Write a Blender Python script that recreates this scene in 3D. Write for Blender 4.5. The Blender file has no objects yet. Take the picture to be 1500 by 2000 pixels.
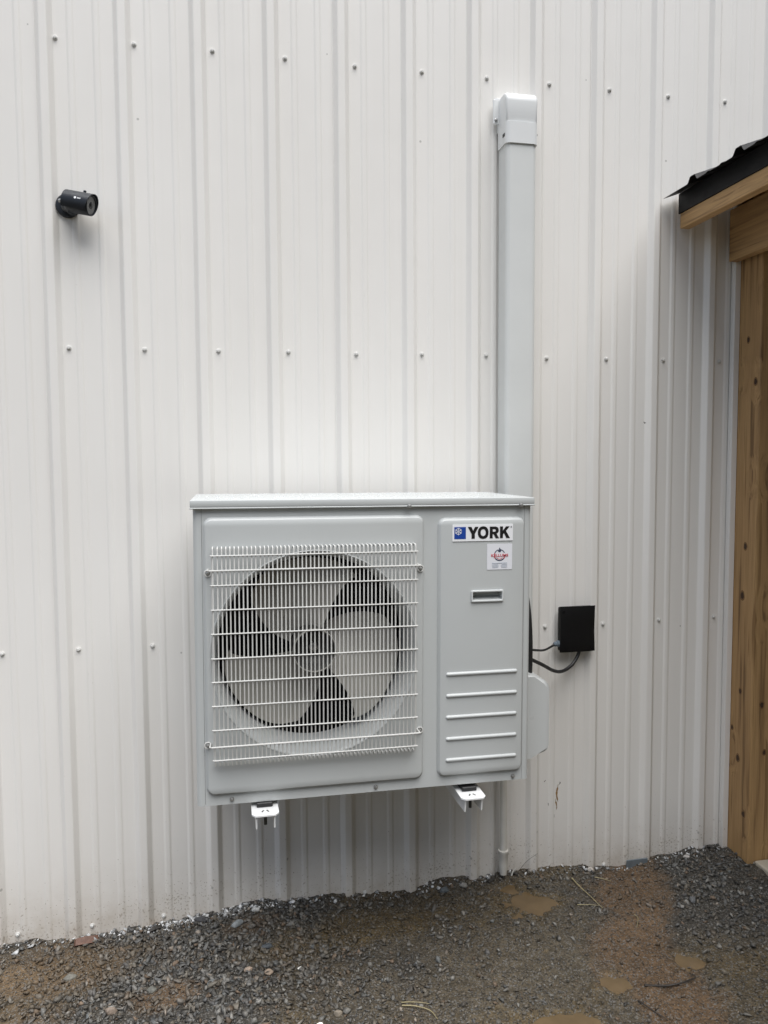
import bpy, bmesh, math, random
import numpy as np
from mathutils import Vector, Matrix

random.seed(7)
rng = np.random.default_rng(11)
S = bpy.context.scene
COL = S.collection

# ------------------------------------------------------------------ camera, sky, sun, exposure
YAW, PITCH, ROLL, FPX = .2006, -.0656, -.0061, 1500.76
CAM = Vector((.4787, -2.5917, 1.525))
fw = Vector((math.sin(YAW)*math.cos(PITCH), math.cos(YAW)*math.cos(PITCH), math.sin(PITCH)))
rt = Vector((math.cos(YAW), -math.sin(YAW), 0)); up = rt.cross(fw)
r2 = rt*math.cos(ROLL) + up*math.sin(ROLL); u2 = -rt*math.sin(ROLL) + up*math.cos(ROLL)
cam = bpy.data.cameras.new('camera'); cam_ob = bpy.data.objects.new('camera', cam); COL.objects.link(cam_ob)
cam.sensor_fit = 'HORIZONTAL'; cam.sensor_width = 36; cam.lens = FPX/1500*36
cam.clip_start = .02; cam.clip_end = 500
cam_ob.matrix_world = Matrix(((r2.x, u2.x, -fw.x, CAM.x), (r2.y, u2.y, -fw.y, CAM.y), (r2.z, u2.z, -fw.z, CAM.z), (0, 0, 0, 1)))
S.camera = cam_ob

SUN_EL, SUN_AZ = math.radians(68), math.radians(9)        # azimuth from the wall's outward normal (-Y), + towards +X
world = bpy.data.worlds.new('World'); S.world = world; world.use_nodes = True
wn = world.node_tree.nodes; wl = world.node_tree.links; wn.clear()
sky = wn.new('ShaderNodeTexSky'); sky.sky_type = 'NISHITA'; sky.sun_disc = False
sky.sun_elevation = SUN_EL; sky.sun_rotation = math.pi - SUN_AZ
sky.air_density = 1.0; sky.dust_density = 2.5; sky.ozone_density = 1.0
hs = wn.new('ShaderNodeHueSaturation'); hs.inputs['Saturation'].default_value = .66    # a grey, overcast sky
bg = wn.new('ShaderNodeBackground'); bg.inputs['Strength'].default_value = 0.05
wo = wn.new('ShaderNodeOutputWorld')
wl.new(sky.outputs[0], hs.inputs['Color']); wl.new(hs.outputs[0], bg.inputs[0]); wl.new(bg.outputs[0], wo.inputs[0])
sun = bpy.data.lights.new('sun', 'SUN'); sun.energy = 1.5; sun.angle = math.radians(60); sun.color = (1, .995, .98)
sun_ob = bpy.data.objects.new('sun', sun); COL.objects.link(sun_ob)
sd = Vector((math.sin(SUN_AZ)*math.cos(SUN_EL), -math.cos(SUN_AZ)*math.cos(SUN_EL), math.sin(SUN_EL)))
sun_ob.rotation_euler = sd.to_track_quat('Z', 'Y').to_euler()
S.view_settings.view_transform = 'Standard'; S.view_settings.look = 'None'
S.view_settings.gamma = 1; S.view_settings.use_curve_mapping = False
S.view_settings.exposure = 1.55
S.cycles.max_bounces = 6; S.cycles.diffuse_bounces = 4; S.cycles.glossy_bounces = 3; S.cycles.transmission_bounces = 3; S.cycles.caustics_reflective = False; S.cycles.caustics_refractive = False

# ------------------------------------------------------------------ materials
class NT:
    def __init__(s, name):
        s.m = bpy.data.materials.new(name); s.m.use_nodes = True
        s.t = s.m.node_tree; s.n = s.t.nodes; s.l = s.t.links; s.p = s.n['Principled BSDF']
        s.tc = s.n.new('ShaderNodeTexCoord')
    def new(s, k, **kw):
        x = s.n.new('ShaderNode'+k)
        for a, v in kw.items(): setattr(x, a, v)
        return x
    def link(s, a, b): s.l.new(a, b)
    def coords(s, scale=(1, 1, 1), src='Object', rot=(0, 0, 0)):
        mp = s.new('Mapping'); mp.inputs['Scale'].default_value = scale; mp.inputs['Rotation'].default_value = rot
        s.link(s.tc.outputs[src], mp.inputs[0]); return mp.outputs[0]
    def noise(s, vec, scale, detail=4, rough=.55, dist=0):
        x = s.new('TexNoise'); x.inputs['Scale'].default_value = scale; x.inputs['Detail'].default_value = detail
        x.inputs['Roughness'].default_value = rough; x.inputs['Distortion'].default_value = dist
        s.link(vec, x.inputs['Vector']); return x.outputs['Fac']
    def voro(s, vec, scale, out='Distance', feature='F1'):
        x = s.new('TexVoronoi', feature=feature); x.inputs['Scale'].default_value = scale
        s.link(vec, x.inputs['Vector']); return x.outputs[out]
    def ramp(s, fac, stops):
        x = s.new('ValToRGB'); e = x.color_ramp.elements
        while len(e) < len(stops): e.new(.5)
        for k, (p, c) in enumerate(stops):
            e[k].position = p; e[k].color = (*c, 1) if len(c) == 3 else c
        s.link(fac, x.inputs[0]); return x.outputs[0]
    def mix(s, fac, a, b, mode='MIX'):
        x = s.new('Mix', data_type='RGBA', blend_type=mode)
        for sock, v in ((x.inputs[0], fac), (x.inputs[6], a), (x.inputs[7], b)):
            if hasattr(v, 'is_linked'): s.link(v, sock)
            elif isinstance(v, (int, float)): sock.default_value = v
            else: sock.default_value = (*v, 1)
        return x.outputs[2]
    def math(s, op, a, b=0.0):
        x = s.new('Math', operation=op)
        for k, v in ((0, a), (1, b)):
            if hasattr(v, 'is_linked'): s.link(v, x.inputs[k])
            else: x.inputs[k].default_value = v
        return x.outputs[0]
    def bump(s, h, strength, dist=.01, prev=None):
        x = s.new('Bump'); x.inputs['Strength'].default_value = strength; x.inputs['Distance'].default_value = dist
        s.link(h, x.inputs['Height'])
        if prev is not None: s.link(prev, x.inputs['Normal'])
        s.link(x.outputs[0], s.p.inputs['Normal']); return x.outputs[0]
    def base(s, c):
        if hasattr(c, 'is_linked'): s.link(c, s.p.inputs['Base Color'])
        else: s.p.inputs['Base Color'].default_value = (*c, 1)
    def rough(s, r):
        if hasattr(r, 'is_linked'): s.link(r, s.p.inputs['Roughness'])
        else: s.p.inputs['Roughness'].default_value = r

def plain(name, c, rough=.45, metal=0, var=.06, vscale=9, bump=.0, bscale=300, spec=.5):
    """paint or plastic: a little uneven in colour and gloss, a fine surface grain"""
    m = NT(name); v = m.coords()
    n = m.noise(v, vscale, 5)
    lo = tuple(x*(1-var) for x in c); hi = tuple(min(1, x*(1+var)) for x in c)
    m.base(m.ramp(n, [(.3, lo), (.7, hi)]))
    r = m.noise(v, vscale*3, 4)
    m.rough(m.ramp(r, [(.3, (rough*.88,)*3), (.7, (min(1, rough*1.12),)*3)]))
    m.p.inputs['Metallic'].default_value = metal; m.p.inputs['Specular IOR Level'].default_value = spec
    if bump: m.bump(m.noise(v, bscale, 3), bump, .002)
    return m.m

def siding_material():
    m = NT('white_painted_steel'); v = m.coords(src='Object')
    c = m.mix(m.ramp(m.noise(m.coords((1, 1, .25)), 2.2, 4), [(.35, (0, 0, 0)), (.7, (1, 1, 1))]), (.764, .748, .716), (.795, .782, .755))
    # mud splashed up from the ground: separate specks, thick near the base, and a few scuffs above
    sep = m.new('SeparateXYZ'); m.link(v, sep.inputs[0]); z = sep.outputs[2]
    low = m.new('MapRange'); low.inputs[1].default_value = .0; low.inputs[2].default_value = .42; low.inputs[3].default_value = 1; low.inputs[4].default_value = 0
    m.link(z, low.inputs[0])
    sp = m.noise(v, 150, 2, .5); field = m.noise(v, 5, 3)
    thr = m.math('SUBTRACT', .80, m.math('MULTIPLY', m.math('POWER', low.outputs[0], 1.6), m.math('MULTIPLY', field, .36)))
    speck = m.math('GREATER_THAN', sp, thr)
    film = m.math('MULTIPLY', m.math('POWER', low.outputs[0], 3.0), m.math('MULTIPLY', m.noise(v, 14, 6, .7), .85))
    c = m.mix(film, c, (.36, .29, .21)); c = m.mix(m.math('MULTIPLY', speck, .55), c, (.22, .17, .115))
    # rare dark scuffs anywhere
    sc = m.math('LESS_THAN', m.voro(v, 9), .045)
    sc = m.math('MULTIPLY', sc, m.math('GREATER_THAN', m.noise(v, 3.1, 2), .56))
    c = m.mix(m.math('MULTIPLY', sc, .5), c, (.2, .19, .17))
    streak = m.noise(m.coords((30, 30, .5)), 1.6, 3)
    c = m.mix(m.ramp(streak, [(.55, (0, 0, 0)), (.8, (.10, .10, .10))]), c, (.62, .60, .55))
    m.base(c); m.rough(m.ramp(m.noise(v, 12, 4), [(.3, (.30,)*3), (.7, (.42,)*3)]))
    b = m.bump(m.noise(m.coords((2.2, 1, .55)), 3.4, 2), .30, .006)            # oil-canning of thin sheet
    m.bump(m.noise(v, 240, 2), .035, .001, b)
    return m.m

def wood_material(name, axis, tone=1.0, seed=0.0):
    m = NT(name)
    sc = {'X': (.035, 1, 1), 'Y': (1, .035, 1), 'Z': (1, 1, .035)}[axis]
    mp = m.new('Mapping'); mp.inputs['Scale'].default_value = sc; mp.inputs['Location'].default_value = (seed, seed*.7, seed*.3)
    m.link(m.tc.outputs['Object'], mp.inputs[0]); v = mp.outputs[0]
    mp2 = m.new('Mapping'); mp2.inputs['Scale'].default_value = {'X': (.45, 1, 1), 'Y': (1, .45, 1), 'Z': (1, 1, .45)}[axis]
    mp2.inputs['Location'].default_value = (seed*1.3+.37, seed+.11, seed*.4+.2)
    m.link(m.tc.outputs['Object'], mp2.inputs[0])
    kd = m.voro(mp2.outputs[0], 6.5)                                            # knots
    warp = m.math('MULTIPLY', m.ramp(kd, [(0, (1, 1, 1)), (.32, (0, 0, 0))]), .035)
    add = m.new('VectorMath', operation='ADD'); m.link(v, add.inputs[0])
    cmb = m.new('CombineXYZ'); [m.link(warp, cmb.inputs[i]) for i in range(3)]; m.link(cmb.outputs[0], add.inputs[1])
    rings = m.noise(add.outputs[0], 48, 3, .55, .25)
    fine = m.noise(add.outputs[0], 190, 3, .6)
    big = m.noise(v, 5, 2)
    t = lambda c: tuple(x*tone for x in c)
    c = m.ramp(rings, [(.33, t((.105, .056, .022))), (.43, t((.265, .157, .068))), (.60, t((.325, .200, .088))), (.70, t((.15, .08, .03)))])
    c = m.mix(m.math('MULTIPLY', big, .25), c, t((.27, .18, .085)))
    c = m.mix(m.ramp(fine, [(.4, (0, 0, 0)), (.75, (.5, .5, .5))]), c, t((.16, .095, .04)))
    knot = m.ramp(kd, [(.05, (1, 1, 1)), (.08, (.35, .35, .35)), (.11, (0, 0, 0))])
    c = m.mix(knot, c, t((.035, .018, .008)))
    m.base(c); m.rough(.62)
    b = m.bump(rings, .25, .002); m.bump(fine, .3, .001, b)
    return m.m

def attr_material(name, rough_lo, rough_hi, soil=False):
    m = NT(name); v = m.coords()
    a = m.new('Attribute', attribute_name='tint'); c = a.outputs['Color']; m.p.inputs['Specular IOR Level'].default_value = .28
    if soil:
        n1 = m.noise(v, 42, 6, .65); n2 = m.noise(v, 160, 4, .7)
        c = m.mix(.85, c, m.ramp(n1, [(.25, (.45, .45, .45)), (.5, (1, .98, .95)), (.78, (1.5, 1.45, 1.38))]), 'MULTIPLY')
        c = m.mix(.8, c, m.ramp(n2, [(.3, (.5, .5, .5)), (.52, (1, 1, 1)), (.75, (1.6, 1.6, 1.58))]), 'MULTIPLY')
        cr = m.voro(v, 260, 'Color'); sepc = m.new('SeparateColor'); m.link(cr, sepc.inputs[0])
        c = m.mix(m.ramp(sepc.outputs[0], [(.82, (0, 0, 0)), (.86, (.8, .8, .8))]), c, (.155, .15, .14))
        c = m.mix(m.ramp(sepc.outputs[1], [(.86, (0, 0, 0)), (.9, (.8, .8, .8))]), c, (.022, .02, .018))
        m.base(c)
        m.rough(m.ramp(m.noise(v, 7, 3), [(.35, (rough_lo,)*3), (.65, (rough_hi,)*3)]))
        b = m.bump(m.voro(v, 150), .55, .006); b = m.bump(n2, .5, .004, b); m.bump(m.noise(v, 520, 2), .4, .002, b)
    else:
        n = m.noise(v, 90, 5, .7)
        c = m.mix(.75, c, m.ramp(n, [(.28, (.5, .5, .49)), (.5, (1, 1, 1)), (.75, (1.45, 1.42, 1.38))]), 'MULTIPLY')
        m.base(c); m.rough(m.ramp(m.noise(v, 11, 3), [(.35, (rough_lo,)*3), (.65, (rough_hi,)*3)]))
        m.bump(m.noise(v, 420, 4, .65), .45, .003)
    return m.m

M = {}
M['siding'] = siding_material()
M['unit'] = plain('light_grey_enamel', (.485, .505, .503), .36, var=.02, vscale=4, bump=.05, bscale=420)
M['lid'] = plain('light_grey_lid_enamel', (.56, .58, .58), .30, var=.02, vscale=5, bump=.05, bscale=420)
M['guard'] = plain('white_coated_wire', (.60, .60, .58), .42, var=.04)
M['fan'] = plain('beige_grey_fan_plastic', (.34, .33, .30), .5, var=.08, vscale=12)
M['hub'] = plain('dark_fan_hub', (.055, .055, .05), .5, var=.1)
M['coil'] = plain('dark_coil_fin', (.016, .017, .018), .55, var=.2, vscale=40)
M['dark'] = plain('dark_slot', (.03, .03, .03), .6, var=.1)
M['steel'] = plain('zinc_screw', (.42, .42, .41), .36, metal=.8, var=.12, vscale=60)
M['screw'] = plain('white_painted_screw', (.62, .62, .60), .38, var=.05)
M['washer'] = plain('grey_rubber_washer', (.10, .10, .10), .7)
M['cover'] = plain('white_line_cover_vinyl', (.62, .635, .625), .42, var=.03, vscale=5, bump=.05, bscale=150)
M['cap'] = plain('white_elbow_vinyl', (.70, .715, .715), .34, var=.02, vscale=6)
M['pvc'] = plain('off_white_pipe', (.66, .645, .60), .4, var=.04, vscale=20)
M['black'] = plain('black_plastic', (.004, .004, .0045), .5, var=.15, vscale=14, bump=.12, bscale=260, spec=.22)
M['cam'] = plain('dark_slate_camera_metal', (.014, .017, .023), .36, var=.12, vscale=30, spec=.35)
M['camring'] = plain('grey_camera_face', (.17, .17, .17), .45, var=.1, vscale=40)
M['lens'] = plain('black_lens_glass', (.012, .012, .014), .08, var=.1)
M['rubber'] = plain('black_cable_rubber', (.009, .009, .010), .48, var=.2, vscale=30)
M['gland'] = plain('blue_grey_gland', (.12, .155, .19), .45, var=.1)
M['bracket'] = plain('white_powder_coat', (.78, .79, .79), .38, var=.03, vscale=15)
M['white'] = plain('white_badge', (.80, .81, .83), .35, var=.02)
M['paper'] = plain('white_sticker_paper', (.72, .73, .77), .5, var=.02)
M['blue'] = plain('badge_blue', (.012, .055, .30), .35, var=.05)
M['ink'] = plain('badge_black_ink', (.008, .008, .009), .4, var=.05)
M['navy'] = plain('sticker_navy_ink', (.035, .045, .085), .5)
M['red'] = plain('sticker_red_ink', (.55, .10, .12), .5)
M['faint'] = plain('sticker_fine_print', (.38, .42, .48), .5)
M['roof'] = plain('black_roof_steel', (.006, .006, .007), .55, var=.15, vscale=10, spec=.25)
M['trim'] = plain('pale_grey_trim', (.69, .695, .70), .4, var=.03)
M['flash'] = plain('galvanised_flashing', (.22, .26, .29), .42, metal=.5, var=.15, vscale=25)
M['rust'] = plain('rust_stain', (.26, .155, .06), .7, var=.35, vscale=60)
M['tar'] = plain('dark_mud_mark', (.06, .045, .032), .7, var=.3, vscale=60)
M['concrete'] = plain('pale_concrete', (.40, .36, .29), .75, var=.12, vscale=9, bump=.3, bscale=160)
M['wood_z'] = wood_material('treated_pine_upright', 'Z', 1.45, 0.0)
M['wood_y'] = wood_material('treated_pine_lengthwise', 'Y', 1.5, 2.3)
M['wood_y2'] = wood_material('treated_pine_fascia', 'Y', 1.75, 5.1)
M['wood_x'] = wood_material('treated_pine_rafter', 'X', 1.1, 8.7)
M['knot_ring'] = plain('knot_ring_wood', (.19, .10, .04), .6, var=.2, vscale=90)
M['knot_core'] = plain('knot_core_wood', (.045, .022, .010), .6, var=.3, vscale=90)
M['straw'] = plain('dry_straw', (.30, .255, .14), .6, var=.25, vscale=80)
M['twig'] = plain('dark_wet_twig', (.022, .017, .013), .55, var=.3, vscale=60)
M['chip'] = plain('white_chip', (.72, .71, .67), .55, var=.08, vscale=60)
M['bark'] = plain('rust_brown_slab', (.115, .055, .035), .6, var=.3, vscale=70, bump=.6, bscale=180)
M['shard'] = plain('dark_shard', (.03, .027, .024), .6, var=.3, vscale=60, bump=.5, bscale=150)
M['soil'] = attr_material('damp_gravelly_soil', .42, .72, True)
M['stones'] = attr_material('damp_crushed_stone', .34, .62)

def water_material():
    m = NT('muddy_water'); v = m.coords()
    m.base(m.ramp(m.noise(v, 14, 4), [(.35, (.115, .080, .042)), (.7, (.155, .108, .058))])); m.rough(.06)
    m.p.inputs['IOR'].default_value = 1.33
    m.bump(m.noise(v, 30, 2), .03, .002); return m.m
M['puddle'] = water_material()
def drop_material():
    m = NT('rain_drop'); m.base((.50, .52, .525)); m.rough(.05)
    m.p.inputs['IOR'].default_value = 1.33; return m.m
M['drop'] = drop_material()

# ------------------------------------------------------------------ mesh helpers (all coordinates are in metres, world space)
class B:
    """collects geometry of one mesh"""
    def __init__(s): s.v = []; s.f = []
    def add(s, vs, fs):
        k = len(s.v); s.v += [tuple(p) for p in vs]; s.f += [tuple(i+k for i in f) for f in fs]; return s
    def box(s, x0, x1, y0, y1, z0, z1):
        vs = [(x, y, z) for x in (x0, x1) for y in (y0, y1) for z in (z0, z1)]
        return s.add(vs, [(0, 1, 3, 2), (4, 6, 7, 5), (0, 4, 5, 1), (2, 3, 7, 6), (0, 2, 6, 4), (1, 5, 7, 3)])
    def rbox(s, x0, x1, y0, y1, z0, z1, bev=.004, seg=2):
        bm = bmesh.new(); bmesh.ops.create_cube(bm, size=1)
        for v in bm.verts: v.co = Vector(((x0+x1)/2+v.co.x*(x1-x0), (y0+y1)/2+v.co.y*(y1-y0), (z0+z1)/2+v.co.z*(z1-z0)))
        bmesh.ops.bevel(bm, geom=bm.edges[:], offset=bev, segments=seg, profile=.5, affect='EDGES')
        return s.bm(bm)
    def bm(s, bm):
        bm.verts.index_update(); s.add([v.co[:] for v in bm.verts], [[v.index for v in f.verts] for f in bm.faces]); bm.free(); return s
    def tube(s, pts, r, seg=8, cap=True):
        P = [Vector(p) for p in pts]; n = len(P); R = r if hasattr(r, '__len__') else [r]*n
        t0 = (P[1]-P[0]).normalized(); a = t0.orthogonal().normalized(); vs = []; fs = []
        for i in range(n):
            t = (P[min(i+1, n-1)]-P[max(i-1, 0)]).normalized()
            a = (a - t*a.dot(t)).normalized(); b = t.cross(a)
            for k in range(seg):
                w = 2*math.pi*k/seg; vs.append(P[i]+(a*math.cos(w)+b*math.sin(w))*R[i])
        for i in range(n-1):
            for k in range(seg):
                k2 = (k+1) % seg; fs.append((i*seg+k, i*seg+k2, (i+1)*seg+k2, (i+1)*seg+k))
        if cap: fs += [tuple(reversed(range(seg))), tuple((n-1)*seg+k for k in range(seg))]
        return s.add(vs, fs)
    def lathe(s, prof, origin, axis, seg=32):
        """prof: (radius, distance along axis); closed where radius is 0"""
        ax = Vector(axis).normalized(); a = ax.orthogonal().normalized(); b = ax.cross(a); o = Vector(origin); vs = []; fs = []; rows = []
        for r, h in prof:
            if r < 1e-7: rows.append([len(vs)]); vs.append(o+ax*h)
            else:
                rows.append(list(range(len(vs), len(vs)+seg)))
                vs += [o+ax*h+(a*math.cos(2*math.pi*k/seg)+b*math.sin(2*math.pi*k/seg))*r for k in range(seg)]
        for p, q in zip(rows, rows[1:]):
            for k in range(seg):
                k2 = (k+1) % seg
                if len(p) == 1 and len(q) > 1: fs.append((p[0], q[k2], q[k]))
                elif len(q) == 1 and len(p) > 1: fs.append((p[k], p[k2], q[0]))
                elif len(p) > 1: fs.append((p[k], p[k2], q[k2], q[k]))
        return s.add(vs, fs)
    def prism(s, poly, fn, t0, t1):
        """poly of 2-D points extruded between t0 and t1; fn(u, v, t) -> xyz"""
        n = len(poly); vs = [fn(u, v, t0) for u, v in poly]+[fn(u, v, t1) for u, v in poly]
        fs = [tuple(range(n)), tuple(reversed(range(n, 2*n)))]+[(i, i+n, (i+1) % n+n, (i+1) % n) for i in range(n)]
        return s.add(vs, fs)
    def flat(s, splines, y, depth=.001, bev=0.0, seg=2, text=None):
        """a flat plate with holes in the X-Z plane facing -Y, its back at y, through a filled 2-D curve"""
        cu = bpy.data.curves.new('tmp', 'CURVE'); cu.dimensions = '2D'; cu.fill_mode = 'BOTH'
        cu.extrude = max(depth/2-bev, 0); cu.bevel_depth = bev; cu.bevel_resolution = seg; cu.offset = -bev
        for sp in splines:
            q = cu.splines.new('POLY'); q.points.add(len(sp)-1); q.use_cyclic_u = True
            for i, (a, b) in enumerate(sp): q.points[i].co = (a, b, 0, 1)
        return s.curve(cu, y-depth/2)
    def curve(s, cu, ymid, fit=None):
        ob = bpy.data.objects.new('tmp', cu); COL.objects.link(ob)
        dg = bpy.context.evaluated_depsgraph_get(); me = bpy.data.meshes.new_from_object(ob.evaluated_get(dg))
        vs = [v.co.copy() for v in me.vertices]; fs = [tuple(p.vertices) for p in me.polygons]
        bpy.data.objects.remove(ob); bpy.data.curves.remove(cu); bpy.data.meshes.remove(me)
        if fit:
            x0, x1, z0, z1 = fit; ax = min(v.x for v in vs); bx = max(v.x for v in vs); az = min(v.y for v in vs); bz = max(v.y for v in vs)
            for v in vs: v.x = x0+(v.x-ax)/(bx-ax)*(x1-x0); v.y = z0+(v.y-az)/(bz-az)*(z1-z0)
        return s.add([(v.x, ymid-v.z, v.y) for v in vs], fs)
    def text(s, body, fit, ymid, ext=.0004, bold=0.0):
        cu = bpy.data.curves.new('tmp', 'FONT'); cu.body = body; cu.size = 1; cu.offset = bold
        cu.extrude = ext
        return s.curve(cu, ymid, fit)
    def mesh(s, name, origin=(0, 0, 0), smooth=False):
        o = Vector(origin); me = bpy.data.meshes.new(name)
        me.from_pydata([Vector(p)-o for p in s.v], [], s.f); me.validate(); me.update()
        bm = bmesh.new(); bm.from_mesh(me); bmesh.ops.remove_doubles(bm, verts=bm.verts, dist=1e-6)
        bmesh.ops.recalc_face_normals(bm, faces=bm.faces); bm.to_mesh(me); bm.free()
        if smooth:
            for p in me.polygons: p.use_smooth = True
            try: me.set_sharp_from_angle(angle=math.radians(38))
            except Exception: pass
        return me

def rrect(x0, x1, z0, z1, r, n=6):
    out = []
    for cx, cz, a in ((x1-r, z1-r, 0), (x0+r, z1-r, 90), (x0+r, z0+r, 180), (x1-r, z0+r, 270)):
        out += [(cx+r*math.cos(math.radians(a+90*k/n)), cz+r*math.sin(math.radians(a+90*k/n))) for k in range(n+1)]
    return out
def circ(cx, cz, r, n=96): return [(cx+r*math.cos(2*math.pi*k/n), cz+r*math.sin(2*math.pi*k/n)) for k in range(n)]
def bez(pts, n=8):
    """smooth curve through points (Catmull-Rom)"""
    P = [Vector(p) for p in pts]; P = [P[0]*2-P[1]]+P+[P[-1]*2-P[-2]]; out = []
    for i in range(1, len(P)-2):
        for k in range(n):
            t = k/n; a, b, c, d = P[i-1:i+3]
            out.append(.5*((2*b)+(c-a)*t+(2*a-5*b+4*c-d)*t*t+(3*b-a-3*c+d)*t**3))
    return out+[P[-2]]

def tag(o, label=None, cat=None, group=None, kind=None):
    for k, v in (('label', label), ('category', cat), ('group', group), ('kind', kind)):
        if v: o[k] = v
    return o
ROOT = {}
def thing(name, loc, label, cat, group=None):
    o = bpy.data.objects.new(name, None); o.location = loc; o.empty_display_size = .05; COL.objects.link(o)
    ROOT[o.name] = Vector(loc); return tag(o, label, cat, group)
def part(name, b, mat, parent, smooth=False):
    """one mesh of a thing; the thing's base is its origin, also for sub-parts"""
    org = ROOT[parent.name]; me = b.mesh(name, org, smooth); me.materials.append(M[mat])
    o = bpy.data.objects.new(name, me); COL.objects.link(o); o.parent = parent; ROOT[o.name] = org; return o
def inst(name, me, parent, loc, rot=None):
    o = bpy.data.objects.new(name, me); COL.objects.link(o); o.parent = parent; o.location = Vector(loc)-ROOT[parent.name]
    if rot: o.rotation_euler = rot
    ROOT[o.name] = ROOT[parent.name]; return o
def solo(name, b, mat, loc, label=None, cat=None, group=None, kind=None, smooth=False):
    me = b.mesh(name, loc, smooth); me.materials.append(M[mat])
    o = bpy.data.objects.new(name, me); o.location = loc; COL.objects.link(o); return tag(o, label, cat, group, kind)

# ------------------------------------------------------------------ ground: one sheet, fine near the wall, coarse to the horizon
def vn(x, y, seed):
    xi = np.floor(x); yi = np.floor(y); fx = x-xi; fy = y-yi; fx = fx*fx*(3-2*fx); fy = fy*fy*(3-2*fy)
    def h(a, b):
        q = np.sin(a*127.1+b*311.7+seed*74.7)*43758.5453; return q-np.floor(q)
    return (h(xi, yi)*(1-fx)+h(xi+1, yi)*fx)*(1-fy)+(h(xi, yi+1)*(1-fx)+h(xi+1, yi+1)*fx)*fy
def fbm(x, y, f, seed, oc=3):
    s = 0; a = .5
    for k in range(oc): s = s+a*(vn(x*f, y*f, seed+k*3.7)-.5); f *= 2.03; a *= .5
    return s
WX = [-60, -.6, -.264, -.069, .191, .409, .582, .868, 1.09, 1.28, 1.48, 1.785, 2.02, 2.17, 2.37, 2.8, 60]
WZ = [-.03, -.035, -.037, -.043, -.020, .007, .012, -.004, -.003, .018, .009, -.007, -.003, .004, .015, .015, .01]
#          x      y     rx    ry    depth   muddy pools
PUD = [(1.475, -.185, .085, .062, .012), (1.555, -.62, .060, .046, .010), (1.34, -.745, .10, .040, .012),
       (1.835, -.585, .055, .040, .009), (1.425, -.095, .03, .028, .008)]
def pud_d(x, y, p):
    dx = (x-p[0]); dy = (y-p[1]); ca, sa = .97, -.22
    u = (dx*ca+dy*sa)/p[2]; w = (-dx*sa+dy*ca)/p[3]
    return np.sqrt(u*u+w*w)*(1+2.0*fbm(x, y, 15, 5.5, 3))
def shade_bank(x, y):
    # unseen rise, added to shade the lower wall; left side stays open
    t = np.clip(np.maximum(-y-5.5, x-7)/9, 0, 1); return t*t*(3-2*t)*np.clip((x+4.5)/4, 0, 1)
def height(x, y):
    x = np.asarray(x, float); y = np.asarray(y, float)
    wl_ = np.interp(x, WX, WZ); k = np.exp(-np.maximum(-y, 0)/.35)
    h = wl_*k+.002*(1-k)
    near = np.clip(1-np.maximum(np.abs(x-1.1)-3, 0)/6, 0, 1)
    h = h+near*(.050*fbm(x, y, 2.6, 1.3)+.026*fbm(x, y, 9, 4.1)+.013*fbm(x, y, 30, 7.7)+.007*fbm(x, y, 85, 9.2, 2))
    h = h + .010*np.exp(-np.maximum(-y, 0)/.045)*(.3+1.5*vn(x*11, y*0, 3.3))*(y > -.4)*(1-.95*np.exp(-((x-1.97)/.07)**2))    # loose material banked against the wall
    h = h+11*shade_bank(x, y)
    for p in PUD:
        d = pud_d(x, y, p); w = np.clip(1.7-d, 0, .7)/.7; w = w*w*(3-2*w)
        lvl = .002+.0; h = h*(1-w)+w*(lvl+p[4]*(np.minimum(d, 1.6)**2-1)+.016*fbm(x, y, 38, 2.2))
    return h
def blob(x, y, cx, cy, rx, ry, seed):
    d = np.sqrt(((x-cx)/rx)**2+((y-cy)/ry)**2)*(1+1.3*fbm(x, y, 7, seed, 3)); return np.clip(1.35-d, 0, .7)/.7
REDLINE = [(1.90, -.10), (1.83, -.325), (1.70, -.49), (1.67, -.68), (1.68, -.82), (1.7, -1.5)]
def zones(x, y):
    red = np.zeros_like(x)
    for (ax, ay), (bx, by) in zip(REDLINE, REDLINE[1:]):
        t = np.clip(((x-ax)*(bx-ax)+(y-ay)*(by-ay))/((bx-ax)**2+(by-ay)**2), 0, 1)
        d = np.hypot(x-ax-t*(bx-ax), y-ay-t*(by-ay))*(1+1.6*fbm(x, y, 8, 12.1, 3)); red = np.maximum(red, np.clip((.135-d)/.06, 0, 1))
    red = np.maximum(red, .8*blob(x, y, .27, -.40, .10, .05, 21)); red = np.maximum(red, .55*blob(x, y, .53, -.10, .07, .05, 22))
    brown = np.maximum(blob(x, y, -.08, -.20, .28, .13, 31), .6*blob(x, y, -.15, -.40, .15, .07, 32))
    och = np.maximum(blob(x, y, .93, -.20, .30, .085, 41), .75*blob(x, y, .60, -.27, .14, .05, 42))
    for p in PUD: och = np.maximum(och, np.clip(1.7-pud_d(x, y, p), 0, .5)*1.6)
    och = np.maximum(och, .7*np.clip((fbm(x, y, 3.1, 55)-.08)*6, 0, 1))
    return red, brown, np.clip(och, 0, 1)
def soil_colour(x, y):
    red, brown, och = zones(x, y); c = np.ones(x.shape+(3,))*np.array((.100, .084, .060))
    gz = np.clip(blob(x, y, .40, -.30, .55, .30, 51)+blob(x, y, 2.05, -.25, .32, .28, 52)+.8*np.exp(y/.06)*(y < .1), 0, 1)[..., None]; c = c*(1-gz)+np.array((.058, .054, .047))*gz  # shade of the gaps between stones put into the soil tint of gravel zones
    for w, q in ((och, (.120, .090, .048)), (brown, (.145, .102, .060)), (red, (.140, .092, .054))):
        c = c*(1-w[..., None])+np.array(q)*w[..., None]
    g = np.clip(shade_bank(x, y)*8, 0, 1)[..., None]; c = c*(1-g)+np.array((.055, .060, .030))*g
    return .86*c*(1+.5*fbm(x, y, 5, 77))[..., None]
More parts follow.
